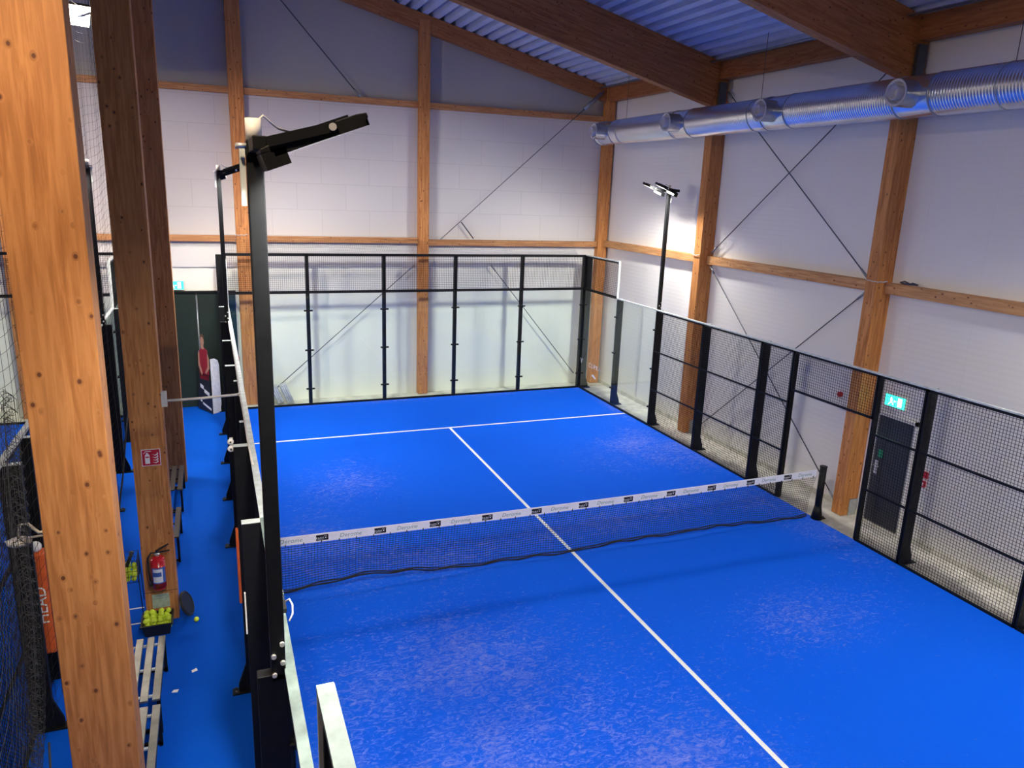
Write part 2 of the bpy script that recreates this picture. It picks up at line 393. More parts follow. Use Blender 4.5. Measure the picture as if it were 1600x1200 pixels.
column(-4.7, -4.4, 10.4, BY - .06, roof_z(-4.7) - .12, 'wood_v', 'gable column on the back wall of the neighbouring court', 'gable columns')

def beam(y0, y1, depth, label, x1=10.9, group='roof beams'):
    def zt(x): return roof_z(x) - .0
    for sgn, lab in ((1, label), (-1, label.replace('roof beam', 'roof beam on the far side of the ridge'))):
        if sgn > 0: xs = (-1.17, x1)
        else: xs = (-1.17, -13.2)
        o = MB().prism([(xs[0], y0, zt(xs[0])), (xs[1], y0, zt(xs[1])), (xs[1], y0, zt(xs[1]) - depth), (xs[0], y0, zt(xs[0]) - depth)], (0, y1 - y0, 0)).build('roof_beam', 'wood_beam', None, (xs[0], y0, zt(xs[0])), bevel=.005)
        tag(o, lab, 'beam', group)
beam(10.42, 10.6, .42, 'shallow glulam rafter roof beam against the back gable wall', 10.6)
beam(5.22, 5.44, .98, 'deep glulam roof beam landing on the farther right wall column')
beam(-.05, .17, .98, 'deep glulam roof beam landing on the column beside the exit door')
beam(-5.3, -5.08, .98, 'deep glulam roof beam nearest the viewpoint, beyond the top right corner')
beam(-10.57, -10.35, .98, 'glulam roof beam above the viewpoint, outside the frame')
def girt_y(y0, y1, z0, z1, x0, label, name='timber_rail', mat='wood_y', x1=RX, group='right wall rails'):
    return box_thing(name, (x0, x1, y0, y1, z0, z1), mat, label, 'rail', group, .004)
eb = [('eave beam along the right wall, farthest bay by the back gable', 5.46, 10.4), ('eave beam along the right wall above the crossed rods', .19, 5.2), ('eave beam along the right wall at the top right corner', -5.08, -.06), ('eave beam along the right wall outside the frame', -10.35, -5.32)]
for lab, a, b in eb: girt_y(a, b, 8.36, 8.74, 10.62, 'brown ' + lab, 'eave_beam', 'eave', 10.86, 'eave beams')
for lab, a, b in [('in the farthest bay behind the lamp pole', 5.47, 10.39), ('between the crossed rods', .2, 5.19), ('above the exit door', -5.04, -.06), ('outside the frame', -10.3, -5.31)]:
    girt_y(a, b, 4.23, 4.42, 10.76, 'horizontal timber rail on the right wall ' + lab)
for lab, a, b in [('left of the green curtain column', -4.4, .33), ('between the left and middle gable columns', .69, 5.04), ('between middle gable column and corner', 5.34, 10.56), ('far left in the neighbouring court', -12.9, -4.71)]:
    box_thing('timber_rail', (a, b, 10.44, BY - .06, 4.27, 4.42) if a < 5 else (a, b, 10.44, BY - .06, 4.22, 4.38), 'wood_x', 'timber rail at mid height on the back wall, ' + lab, 'rail', 'back wall mid rails', .004)
    box_thing('timber_rail', (a, b, 10.5, BY - .03, 7.80, 7.95), 'wood_x', 'brown timber rail high on the back wall, ' + lab, 'rail', 'back wall high rails', .004)

# bracing rods
def rod(a, b, label, group, r=.011, sleeve=None, plate=True):
    a = Vector(a); b = Vector(b); t = thing('bracing_rod', b, label, 'rod', group)
    MB().cyl(a, b, r, 8).build('rod', 'darksteel', t)
    d = (b - a).normalized()
    if plate:
        for e, s in ((a, 1), (b, -1)):
            MB().cyl(e, e + d * s * .22, r * 2.1, 8).build('turnbuckle', 'steel', t)
    if sleeve: MB().cyl(a + d * .1, a + d * sleeve, .055, 10).build('sleeve', 'steel', t)
    return t
XB = 10.80
rod((XB, .35, 8.2), (XB, 5.1, 4.5), 'upper bracing rod on the right wall falling away from the exit door', 'right wall crossed rods')
rod((XB + .03, 5.1, 8.1), (XB + .03, .42, 4.46), 'upper bracing rod on the right wall rising towards the back corner', 'right wall crossed rods')
rod((XB, 5.08, 4.18), (XB, .35, .1), 'lower bracing rod ending at the foot of the column by the exit door', 'right wall crossed rods')
rod((XB + .03, .42, 4.18), (XB + .03, 5.1, .1), 'lower bracing rod ending at the foot of the farther wall column', 'right wall crossed rods')
rod((10.45, 10.38, 8.62), (5.6, 10.52, 4.3), 'long thin bracing rod from the corner top across the painted blocks', 'back wall rods', sleeve=.8)
rod((4.95, 10.5, 3.68), (1.15, 10.5, .38), 'bracing rod behind the glass falling towards the wrapped bundles', 'back wall rods')
rod((7.2, 10.5, 3.68), (10.05, 10.5, .33), 'bracing rod behind the glass falling towards the right corner', 'back wall rods')
rod((6.29, 10.52, 4.87), (6.66, 10.52, 4.42), 'short bracing rod joining the long diagonal to the timber rail', 'back wall rods', .018, plate=False)
rod((.72, 10.5, 11.0), (3.51, 10.47, 7.95), 'dark bracing rod high on the gable, ending at the upper rail', 'back wall rods', .015)
# steel shoes under the beams
for y, lab in ((5.1, 'farther right wall column'), (-.14, 'column beside the exit door')):
    box_thing('beam_shoe', (10.6, 10.78, y, y + .07, 7.55, 8.3), 'darksteel', 'dark steel plate beside the beam end on the ' + lab, 'bracket', 'beam shoes')
# sprinkler-like pipe under the eave
for a, b, lab in ((5.46, 10.4, 'farthest roof bay'), (.18, 5.2, 'middle roof bay'), (-5.06, -.07, 'nearest roof bay')):
    t = thing('conduit_pipe', (10.34, (a + b) / 2, 8.6), 'thin steel pipe along the eave in the ' + lab, 'pipe', 'eave pipes')
    MB().cyl((10.34, a, 8.70), (10.34, b, 8.70), .022, 8).build('pipe', 'steel', t)
    MB().box(10.32, 10.36, a + .12, a + .16, 8.54, 8.78).build('hanger', 'steel', t)

# ---------------------------------------------------------------- ventilation duct
DX, DZ, DR = 10.0, 7.385, .305
du = thing('ventilation_duct', (DX, 9.6, DZ), 'long shiny spiral steel ventilation duct hung under the roof along the right wall', 'duct')
noz = [8.9, 5.4, 2.2, -.9, -4.1, -7.3]
def ribbed(y0, y1):
    N = 40; pitch = .048; k = 4; rows = int((y0 - y1) / (pitch / k)); vs = []; prof = [0, 0, .007, .007]
    for i in range(rows + 1):
        for j in range(N):
            y = y0 - i * pitch / k - pitch * j / N; y = max(y, y1 - .02)
            r = DR + prof[i % k]; a = 2 * PI * j / N
            vs.append((DX + r * math.cos(a), y, DZ + r * math.sin(a)))
    fs = []
    for i in range(rows):
        for j in range(N):
            if j < N - 1: fs.append((i * N + j, (i + 1) * N + j, (i + 1) * N + j + 1, i * N + j + 1))
            elif i + k + 1 <= rows - 0: pass
    # close the helical seam
    for i in range(rows - 1 - 0):
        if i - 0 >= 0 and i + 1 <= rows:
            pass
    m = MB(); m.add(vs, fs, True)
    # strip joining last column of row i to first column of the row one pitch later
    for i in range(rows - k):
        m.f.append((i * N + N - 1, (i + 1) * N + N - 1, (i + 1 + k) * N, (i + k) * N)); m.sm.append(True)
    return m
ys = [9.45] + noz
prev = 9.45
m = MB(); sec = 0
for i, y in enumerate(noz):
    if prev - (y + .3) > .2: ribbed(prev, y + .27).build('spiral_section', 'duct', du)
    MB().cyl((DX, y + .33, DZ), (DX, y - .33, DZ), DR + .004, 40, caps=False).build('smooth_section', 'duct', du)
    for q in (.33, -.33): MB().cyl((DX, y + q - .012, DZ), (DX, y + q + .012, DZ), DR + .014, 40).build('joint_ring', 'ductcap', du)
    prev = y - .3
ribbed(prev, -12.3).build('spiral_section', 'duct', du)
MB().cyl((DX, 9.5, DZ), (DX, 9.44, DZ), DR + .01, 40).build('end_cap', 'ductcap', du)
for y in noz:
    nz = MB(); nz.cyl((DX - .15, y, DZ), (9.42, y, DZ), .195, 28, caps=False)
    n1 = nz.build('nozzle', 'ductcap', du)
    def ring(x0, r0, x1, r1, n=28):
        vs = []; fs = []
        for k in range(n):
            a = 2 * PI * k / n; vs += [(x0, y + r0 * math.cos(a), DZ + r0 * math.sin(a)), (x1, y + r1 * math.cos(a), DZ + r1 * math.sin(a))]
        fs = [(2 * k, 2 * k + 1, (2 * k + 3) % (2 * n), (2 * k + 2) % (2 * n)) for k in range(n)]
        return vs, fs
    g = MB()
    for a in ((9.42, .2, 9.43, .165), (9.43, .165, 9.52, .13), (9.52, .13, 9.53, .10), (9.53, .1, 9.34, .115), (9.38, .105, 9.375, .085), (9.375, .085, 9.47, .06), (9.47, .06, 9.475, .001)): g.add(*ring(*a), True)
    g.build('diffuser', 'grille', n1)
for y in (8.2, 2.9, -2.3, -7.5):
    MB().cyl((DX, y, DZ + DR), (DX, y, roof_z(DX)), .006, 6).build('hanger_wire', 'darksteel', du)
    MB().cyl((DX, y - .012, DZ), (DX, y + .012, DZ), DR + .013, 40).build('strap', 'ductcap', du)

# ---------------------------------------------------------------- padel court fences
def wire(m, axis, a0, a1, b0, b1, c, step=.05, r=.0026):
    """welded mesh in the plane; axis 'x': along y at x=c ; axis 'y': along x at y=c ; a along, b up"""
    n = max(1, round((a1 - a0) / step)); k = max(1, round((b1 - b0) / step))
    for i in range(1, n):
        a = a0 + (a1 - a0) * i / n
        m.box(c - r, c + r, a - r, a + r, b0, b1) if axis == 'x' else m.box(a - r, a + r, c - r, c + r, b0, b1)
    for i in range(1, k):
        z = b0 + (b1 - b0) * i / k
        m.box(c - r + .003, c + r + .003, a0, a1, z - r, z + r) if axis == 'x' else m.box(a0, a1, c - r + .003, c + r + .003, z - r, z + r)
    return m
def seg(m, axis, a0, a1, c0, c1, z0, z1):
    return m.box(c0, c1, a0, a1, z0, z1) if axis == 'x' else m.box(a0, a1, c0, c1, z0, z1)

def side_post(x, out, y, h, label, group, big=True, foot=True, clamps=False):
    """out = +1/-1 direction away from the court"""
    t = thing('fence_post', (x, y, 0), label, 'post', group)
    D, W = (.17, .08) if big else (.075, .07)
    xa, xb = sorted((x + out * .01, x + out * (.01 + D)))
    MB().box(xa, xb, y - W / 2, y + W / 2, 0, h - .0).build('shaft', 'black', t, bevel=.004)
    if abs(y) != 6: MB().box(xa, xb, y - W / 2, y + W / 2, h, h + .006).build('cap', 'galv', t)
    if foot:
        xo = x + out * (.01 + D)
        MB().prism([(xo, y - .02, .02), (xo, y - .02, .36), (xo + out * .02, y - .02, .30), (xo + out * .09, y - .02, .10), (xo + out * .09, y - .02, .02)], (0, .04, 0)).build('gusset', 'black', t)
        xs = sorted((x + out * .01, xo + out * .16)); f = MB().box(xs[0], xs[1], y - .06, y + .06, -.005, .014).build('base_plate', 'black', t)
        for q in (-.035, .035): MB().cyl((xo + out * .12, y + q, .014), (xo + out * .12, y + q, .04), .012, 8).build('bolt', 'darksteel', f)
    if clamps:
        for z in (.5, 1.5, 2.5):
            MB().box(min(x - out * .03, x + out * .02), max(x - out * .03, x + out * .02), y - .06, y + .06, z - .018, z + .018).build('clamp', 'black', t)
    return t
def mesh_panel(axis, a0, a1, c, out, z0, z1, bars, label, group, rail=True, barend=.0, railmat='galv'):
    mid = (a0 + a1) / 2; loc = (c, mid, z0) if axis == 'x' else (mid, c, z0)
    t = thing('mesh_panel', loc, label, 'fence panel', group)
    w = MB(); wire(w, axis, a0 + .02, a1 - .02, z0 + .02, z1 - .02, c).build('wire_mesh', 'black', t)
    f = MB()
    for (p, q, r, s) in ((a0 + .01, a1 - .01, z0, z0 + .04), (a0 + .01, a1 - .01, z1 - .045, z1), (a0 + .01, a0 + .04, z0, z1), (a1 - .04, a1 - .01, z0, z1)):
        seg(f, axis, p, q, c - .015, c + .015, r, s)
    for z in bars: seg(f, axis, a0 + .01, a1 - .01, c - .012, c + .012, z - .018, z + .018)
    f.build('frame', 'black', t)
    if railmat == 'galv' and a1 < -3.5: railmat = 'galv_dimmed'
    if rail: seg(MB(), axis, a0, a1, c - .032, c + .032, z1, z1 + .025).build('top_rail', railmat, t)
    return t
def glass_panel(axis, a0, a1, c, z1, label, group, rail='galv'):
    mid = (a0 + a1) / 2; loc = (c, mid, 0) if axis == 'x' else (mid, c, 0)
    t = thing('glass_panel', loc, label, 'glass panel', group)
    seg(MB(), axis, a0 + .004, a1 - .004, c - .006, c + .006, .05, z1).build('glass', 'glass', t)
    seg(MB(), axis, a0, a1, c - .02, c + .02, 0, .05).build('bottom_channel', 'black', t)
    if rail == 'galv' and a1 < -3.5: rail = 'galv_dimmed'
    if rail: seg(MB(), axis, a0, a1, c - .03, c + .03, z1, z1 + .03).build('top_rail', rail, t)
    return t

def side(xf, out, tag_, full=True):
    gp = 'fence posts on ' + tag_; gm = 'mesh panels on ' + tag_; gg = 'glass panels on ' + tag_
    desc = {10: 'at the far corner', 8: 'between two far glass panes', 6: 'where far glass meets mesh', 4: 'second mesh post from the far glass', 2: 'last one before the net',
            -2: 'first one past the net', -4: 'second one past the net', -6: 'where mesh meets near glass', -8: 'between two near glass panes', -10: 'at the near corner'}
    yy = {2: 2.0, -2: -1.87, -4: -3.87}
    for y in (10, 8, 6, 4, 2, -2, -4, -6, -8, -10):
        h = 4.0 if abs(y) > 8.5 else 3.0
        side_post(xf, out, yy.get(y, y if abs(y) != 10 else y * .995), h, 'black fence post, %s, %s' % (tag_, desc[y]), gp, True, True, abs(y) in (8, 6))
    for y, d in ((1.08, 'far'), (-.93, 'near')):
        side_post(xf, out, y, 2.98, 'slim post at the %s edge of the doorway on %s' % (d, tag_), gp, False, False)
    for a0, a1, d in ((4, 6, 'next to the far glass'), (2, 4, 'second from the far glass'), (1.08, 2, 'narrow one beyond the doorway'), (-1.87, -.93, 'narrow one before the doorway'), (-3.87, -1.87, 'first wide one past the net'), (-6, -3.87, 'second wide one past the net')):
        mesh_panel('x', a0, a1, xf, out, 0, 3.0, (.98, 1.97), 'black mesh panel on %s, %s' % (tag_, d), gm)
    mesh_panel('x', -.93, 1.08, xf, out, 2.22, 3.0, (), 'short mesh panel over the open doorway on %s' % tag_, gm)
    for s, d in ((1, 'far'), (-1, 'near')):
        a, b = sorted((s * 8, s * 10)); glass_panel('x', a, b, xf, 3.0, 'clear glass pane on %s, %s end in the corner' % (tag_, d), gg, 'black')
        if s < 0: b = -7.64
        mesh_panel('x', a, b, xf, out, 3.03, 4.0, (), 'raised square mesh panel above the %s corner glass on %s' % (d, tag_), gm)
        MB().box(xf - .03, xf + .03, (8 if s > 0 else -7.64) - .012, (8 if s > 0 else -7.64) + .012, 3.03, 4.02).build('end_rail', 'galv', bpy.data.objects[LAST()])
        a, b = sorted((s * 6, s * 8)); glass_panel('x', a, b, xf, 3.0, 'clear glass pane on %s, %s end next to the mesh' % (tag_, d), gg)
def LAST():
    return [o.name for o in C.objects if o.type == 'EMPTY'][-1]
side(10.0, 1, 'the right side of the court')
side(0.0, -1, 'the left side of the court')
side(-2.3, 1, 'the neighbouring court')

def back(x0, yb, out, tag_, xs, skip_end=False):
    for i, x in enumerate(xs):
        t = thing('fence_post', (x, yb, 0), 'slim black post of %s, %s' % (tag_, ['first', 'second', 'third', 'fourth', 'fifth', 'sixth'][i] + ' from the left'), 'post', 'posts of ' + tag_)
        a, b = sorted((yb + out * .01, yb + out * .11))
        MB().box(x - .045, x + .045, a, b, 0, 4.0).build('shaft', 'black', t, bevel=.004)
        for z in (.45, 1.5, 2.55):
            MB().box(x - .11, x + .11, yb - .025, yb + .025, z - .018, z + .018).build('clamp', 'black', t)
    for i in range(len(xs) - 1):
        o = ['leftmost', 'second from the left', 'middle', 'second from the right', 'rightmost'][i]
        a, b = xs[i], xs[i + 1]
        glass_panel('y', a, b, yb, 3.0, 'clear glass pane of %s, %s' % (tag_, o), 'glass panes of ' + tag_, 'black')
        mesh_panel('y', a, b, yb, out, 3.03, 4.0, (), 'mesh panel above the glass of %s, %s' % (tag_, o), 'mesh panels of ' + tag_, True, 0, 'black')
back(0, 10.0, 1, 'the back fence', [0.02, 2, 4, 6, 8, 9.98])
back(-12, 10.0, 1, "the neighbouring court's back fence", [-12.3, -10.3, -8.3, -6.3, -4.3, -2.32])

# soft nets: strands as thin ribbons of tube following a surface f(u, v)
def netting(name, f, nu, nv, r, label, su=24, sv=24, cat='net', parent=None, mat='black_matte', vcut=None):
    m = MB()
    def strand(pts):
        vs = []
        for p in pts:
            p = Vector(p); vs += [p + Vector((r, r * .3, 0)), p + Vector((-r * .5, r, r)), p + Vector((-r * .5, -r, -r * .8))]
        fs = [(3 * i + k, 3 * i + (k + 1) % 3, 3 * i + 3 + (k + 1) % 3, 3 * i + 3 + k) for i in range(len(pts) - 1) for k in range(3)]
        m.add(vs, fs)
    for i in range(nu + 1):
        strand([f(i / nu, j / sv) for j in range(sv + 1)])
    for j in range(nv + 1):
        strand([f(i / su, j / nv) for i in range(su + 1)])
    if parent is None:
        o = m.build(name, mat, None, f(0, 0)); return tag(o, label, cat)
    return m.build(name, mat, parent)
netting('safety_net', lambda u, v: (.05 + 9.7 * u, 10.0 + .42 * v, 4.02 + .36 * v - .10 * math.sin(PI * v) * (.6 + .4 * math.sin(9 * u))), 190, 10, .002, 'black safety netting sloping from the back fence up to the timber rail', 60, 6)

# court net
nt = thing('padel_net', (5, 0, 0), 'black court net with a white printed top band, stretched across the blue turf', 'net')
def ntop(x): return .985 - .035 * math.sin(PI * x / 10)
m = MB(); vs = []; N = 40
for i in range(N + 1):
    x = .06 + 9.80 * i / N; z = ntop(x)
    vs += [(x, -.006, z - .125), (x, -.006, z), (x, .006, z), (x, .006, z - .125)]
fs = [(4 * i + a, 4 * i + 4 + a, 4 * i + 4 + (a + 1) % 4, 4 * i + (a + 1) % 4) for i in range(N) for a in range(4)] + [(0, 1, 2, 3), (4 * N + 3, 4 * N + 2, 4 * N + 1, 4 * N)]
band = m.add(vs, fs).build('top_band', 'whitecloth', nt)
def nbot(x):
    pts = [(0, .07), (.35, .10), (1.45, .19), (2.5, .12), (3.4, .06), (4.8, .055), (6.4, .09), (7.4, .10), (8.7, .06), (9.8, .02), (10, .02)]
    for (a, za), (b, zb) in zip(pts, pts[1:]):
        if a <= x <= b: return za + (zb - za) * (x - a) / (b - a)
    return .05
def nf(u, v):
    x = .08 + 9.80 * u; zt = ntop(x) - .12; zb = nbot(x) + .012 * math.sin(x * 9)
    return (x, .10 * math.sin(PI * v * .6) + .02 * math.sin(x * 3.1 + 2) * v, zt + (zb - zt) * v)
netting('netting', nf, 218, 19, .0026, None, 80, 12, parent=nt)
m = MB(); m.tube([Vector(nf(i / 120, 1.0)) + Vector((0, -.006, -.006 + .006 * math.sin(i))) for i in range(121)], .012, 6)
m.tube([Vector(nf(i / 120, 1.0)) + Vector((0, .012, .014 + .008 * math.sin(i * .7))) for i in range(121)], .009, 6)
m.build('bottom_hem', 'black_matte', nt)
for i in range(40):
    x = .2 + 9.6 * i / 39; MB().box(x - .006, x + .006, -.011, .011, ntop(x) - .14, ntop(x) - .105).build('net_tie', 'black_matte', nt)
# printed band: alternating lettering and black logo blocks
for i in range(12):
    x = .52 + i * .825; z = ntop(x) - .063
    tx = MB(); a, b = text_mesh('Derome', .088, frame((x, -.0075, z), (1, 0, -.006), (0, 0, 1)), .0006, .25, 1.05); tx.add(a, b)
    tx.tube([(x + .13 + .07 * math.cos(q), -.0075, z + .012 + .035 * math.sin(q)) for q in (2.2, 1.7, 1.2, .7, .2)], .0012, 4)
    tx.build('lettering', 'textgreen', band)
    x2 = x + .43; z2 = ntop(x2) - .062
    if x2 < 9.8:
        lg = MB(); lg.box(x2 - .085, x2 + .085, -.0085, -.006, z2 - .042, z2 + .042); nb = len(lg.f)
        a, b = text_mesh('PARK', .040, frame((x2 - .03, -.0092, z2 - .006), (1, 0, 0), (0, 0, 1)), .0006, 0, 1.25); lg.add(a, b)
        lg.box(x2 - .07, x2 + .01, -.0095, -.0086, z2 - .029, z2 - .026)
        lg.tube([(x2 + .045 + .022 * math.cos(q), -.0095, z2 + .006 + .022 * math.sin(q)) for q in (2.6, 2.0, 1.4, .8, .2)], .0022, 4)
        lg.prism([(x2 + .035, -.0095, z2 - .014), (x2 + .048, -.0095, z2 + .012), (x2 + .060, -.0095, z2 - .010)], (0, .0006, 0))
        o = lg.build('logo_block', 'black', band); o.data.materials.append(M['vinyl'])
        for k, p_ in enumerate(o.data.polygons): p_.material_index = 0 if k < nb else 1
def net_post(x, lab):
    t = thing('net_post', (x, 0, 0), lab, 'post', 'net posts')
    MB().cyl((x, 0, 0), (x, 0, 1.02), .062, 20).build('shaft', 'black', t)
    MB().cyl((x, 0, 1.02), (x, 0, 1.04), .068, 20).build('cap', 'black', t)
    MB().cyl((x, 0, .0), (x, 0, .26), .105, 20, .062).build('foot', 'black', t)
    MB().box(x - .08, x + .16, -.07, .07, -.005, .012).build('base_plate', 'black', t)
    for q in (-.04, .04): MB().cyl((x + .12, q, .012), (x + .12, q, .045), .012, 8).build('bolt', 'darksteel', t)
    MB().box(x - .06, x - .03, -.02, .02, .88, .93).build('winch', 'darksteel', t)
net_post(10.02, 'round black net post at the right end of the net')
net_post(0.0, 'round black net post at the left end of the net, behind the tall lamp pole')

# CUPRA sticker on the right corner glass
a, b = text_mesh('CUPRA', .20, frame((9.985, 9.05, .84), (0, -1, 0), (0, 0, 1)), .0005, .15, 1.25)
st = MB().add(a, b)
st.prism([(9.985, 9.95, .95), (9.985, 9.88, .78), (9.985, 9.81, .95), (9.985, 9.84, .95), (9.985, 9.88, .85), (9.985, 9.92, .95)], (-.001, 0, 0))
st.prism([(9.985, 9.2, .56), (9.985, 9.1, .62), (9.985, 8.9, .54), (9.985, 8.95, .50)], (-.001, 0, 0))
tag(st.build('vinyl_sticker', 'vinyl', None, (9.985, 9.05, .84)), 'white CUPRA lettering stuck low on the right corner glass', 'sticker')

# ---------------------------------------------------------------- floodlight poles
def floodpole(x, y, out, label, group, lens='led'):
    t = thing('floodlight_pole', (x, y, 2.9), label, 'floodlight', group); s = -out       # s: towards the court
    MB().box(x - .04, x + .04, y - .04, y + .04, 2.96, 5.93).build('pole', 'black', t, bevel=.006)
    MB().cyl((x, y, 5.93), (x, y, 6.03), .038, 14).build('junction_box', 'white', t)
    MB().box(x - .03, x + .03, y - .42, y + .42, 5.87, 5.93).build('crossarm', 'black', t, bevel=.004)
    for q in (-.075, -.025, .025, .075): MB().cyl((x - s * .04, y + q, 5.90), (x - s * .085, y + q, 5.90), .011, 8).build('bolt', 'bolt', t)
    MB().box(x + min(-s * .07, -s * .045), x + max(-s * .07, -s * .045), y - .03, y + .03, 5.62, 5.9).build('bracket', 'galv', t)
    for z in (3.04, 3.16):
        for q in (-.03, .03): MB().cyl((x + q * .8, y - .04, z + q * 1.2), (x + q * .8, y - .056, z + q * 1.2), .014, 10).build('bolt', 'bolt', t)
    th = math.radians(21)
    for yc in (y - .26, y + .30):
        Q = Matrix.Rotation(math.radians(13 if y > 0 else 0), 3, 'X')        # aimed slightly towards the back wall
        o = Vector((x + s * .235, yc, 5.955)); ex = Q @ Vector((s * math.cos(th), 0, math.sin(th))); ez = Q @ Vector((-s * math.sin(th), 0, math.cos(th))); ey = Q @ Vector((0, 1, 0))
        A = Matrix((ex, ey, ez)).transposed().to_4x4(); A.translation = o
        L, W, H = .25, .17, .019
        fm = MB(); pr = [(-L, -.010), (-L + .05, -H), (L - .01, -H), (L, -.008), (L, .012), (L - .05, H), (-L + .08, H), (-L, .008)]
        fm.prism([A @ Vector((a, -W, b)) for a, b in pr], A.to_3x3() @ Vector((0, 2 * W, 0)))
        fl = fm.build('floodlight', 'black', t, bevel=.004)
        for kx in range(9):
            pass
        fins = MB()
        for k in range(8):
            yy = -W + .03 + k * (2 * W - .06) / 7
            fins.box(-L + .1, L - .08, yy - .004, yy + .004, H, H + .010, A)
        fins.build('cooling_fins', 'black', fl)
        MB().box(-L + .12, L - .02, -W + .02, W - .02, -H - .004, -H, A).build('lens', lens, fl)
        sk = MB(); sk.box(-L + .05, L - .01, -W, -W + .012, -H - .022, -H + .004, A); sk.box(-L + .05, L - .01, W - .012, W, -H - .022, -H + .004, A)
        sk.box(-L - .005, -L + .105, -W, W, -H - .068, -H + .006, A); sk.box(L - .018, L - .006, -W, W, -H - .022, -H + .004, A)
        sk.build('lens_rim', 'black', fl)
        for q in (-W - .012, W + .006):
            b0 = A @ Vector((.08, q, 0)); b1 = Vector((x + s * .03, yc + q, 5.905))
            d = (b0 - b1); n = Vector((0, 1, 0)); u = d.normalized().cross(n) * .022
            MB().prism([b1 + u, b1 - u, b0 - u + d.normalized() * .02, b0 + u + d.normalized() * .02], (0, .006, 0)).build('yoke', 'black', fl)
        MB().cyl(A @ Vector((.08, -W - .022, 0)), A @ Vector((.08, -W - .008, 0)), .017, 12).build('pivot_screw', 'bolt', fl)
    pts = [Vector((x, y + .02, 6.0)), Vector((x + s * .05, y + .05, 6.05)), Vector((x + s * .12, y + .12, 6.0)), Vector((x + s * .2, y + .24, 5.99))]
    MB().tube(pts, .006, 6).build('cable', 'cable', t)
    return t
floodpole(-.062, -6.0, -1, 'tall black floodlight pole rising from the left fence in the foreground', 'court floodlight poles')
floodpole(-.055, 6.0, -1, 'distant black floodlight pole on the left fence with a small dark lamp head', 'court floodlight poles')
floodpole(10.06, 6.0, 1, 'floodlight pole on the right fence with two dazzling white lamps', 'court floodlight poles')
floodpole(10.06, -6.0, 1, 'floodlight pole on the near right fence, outside the frame', 'court floodlight poles')
floodpole(-2.27, 6.0, 1, 'floodlight pole of the neighbouring court glimpsed between two timber columns', 'neighbour court floodlight poles', 'led_warm')
floodpole(-12.27, 6.0, -1, 'far side floodlight pole of the neighbouring court, back end, outside the frame', 'neighbour court floodlight poles', 'led_warm')
floodpole(-12.27, -6.0, -1, 'far side floodlight pole of the neighbouring court, near end, outside the frame', 'neighbour court floodlight poles', 'led_warm')
def wallflood(c, yaw, tilt, arm, label, lens):
    c = Vector(c); t = thing('column_floodlight', c, label, 'floodlight', 'column floodlights')
    R = Matrix.Rotation(yaw, 4, 'Z') @ Matrix.Rotation(tilt, 4, 'X'); A = Matrix.Translation(c) @ R
    MB().box(-.17, .17, 0, .045, -.13, .13, A).build('housing', 'black', t, bevel=.01)
    MB().box(-.155, .155, -.006, 0, -.115, .115, A).build('lens', lens, t)
    MB().box(-.17, .17, -.28, .0, .125, .135, A).build('visor', 'black', t) if lens in ('led_near', 'led_wall') else None  # visor added to keep these lamps' light off the gable
    for q in arm: MB().tube([c] + [Vector(v) for v in q], .014, 6).build('arm', 'steel', t)
    return t
wallflood((-1.58, .62, 7.52), .35, math.radians(35), [((-1.6, .72, 7.5), (-1.36, .24, 7.5))], 'glaring floodlight high up between the two nearest walkway columns', 'led_col')
wallflood((-1.15, -8.0, 9.0), PI, math.radians(45), [((-1.15, -8.03, 9.1), (-1.15, -8.03, 11.6))], 'added floodlight hung from the roof above the viewpoint, outside the frame', 'led_near')  # unseen lamp added to light the foreground column from the top

wallflood((-1.62, 5.75, 8.0), PI - .25, math.radians(36), [((-1.5, 5.6, 7.9), (-1.362, 5.3, 7.9))], 'added unseen floodlight high on the farther walkway column, turned to the back wall', 'led_wall')  # hidden lamp added for the warm patch on the upper left wall

# ---------------------------------------------------------------- soft curtain nets between the courts
def cb(y):
    pts = [(-10.4, .05), (-5.6, .1), (-5.05, .6), (-4.85, 1.95), (0, 1.9), (2, 2.6), (10.4, 3.1)]
    for (a, za), (b, zb) in zip(pts, pts[1:]):
        if a <= y <= b: return za + (zb - za) * (y - a) / (b - a)
    return 2
def cf1(u, v):
    y = -10.3 + 20.6 * u; zb = cb(y); z = zb + (9.2 - zb) * v
    return (-1.53 + .03 * math.sin(y * 3.1 + .6 * z) + .012 * math.sin(9 * y), y + .03 * math.sin(z * 3 + y), z)
netting('curtain_net', cf1, 160, 72, .0014, 'large black net curtain hanging behind the walkway columns', 200, 60)
def cf2(u, v):
    y = -5.12 + .24 * u; z = 1.95 + 2.5 * v
    return (-1.455 + .035 * math.sin(u * 26 + z) - .10 * (1 - v) ** 3, y + .03 * math.sin(z * 3), z - .03 * math.sin(u * 31))
netting('gathered_net', cf2, 13, 30, .0015, 'bunched fold of black net hanging left of the foreground column', 90, 40)
# drawn edge cord
cn = bpy.data.objects['curtain_net']; ORG['curtain_net'] = Vector(cn.location)
MB().tube([(-1.50, -4.86, 2.0), (-1.5, -4.95, 1.7), (-1.52, -4.98, 1.2), (-1.55, -5.02, .5), (-1.56, -5.2, .12)], .008, 6).build('edge_cord', 'black_matte', cn)
MB().tube([(-1.52, 2.0, 2.6), (-1.51, 1.0, 2.3), (-1.5, .35, 2.05), (-1.5, -.2, 1.9), (-1.5, -.55, 1.75)], .010, 6).build('lower_cord', 'black_matte', cn)

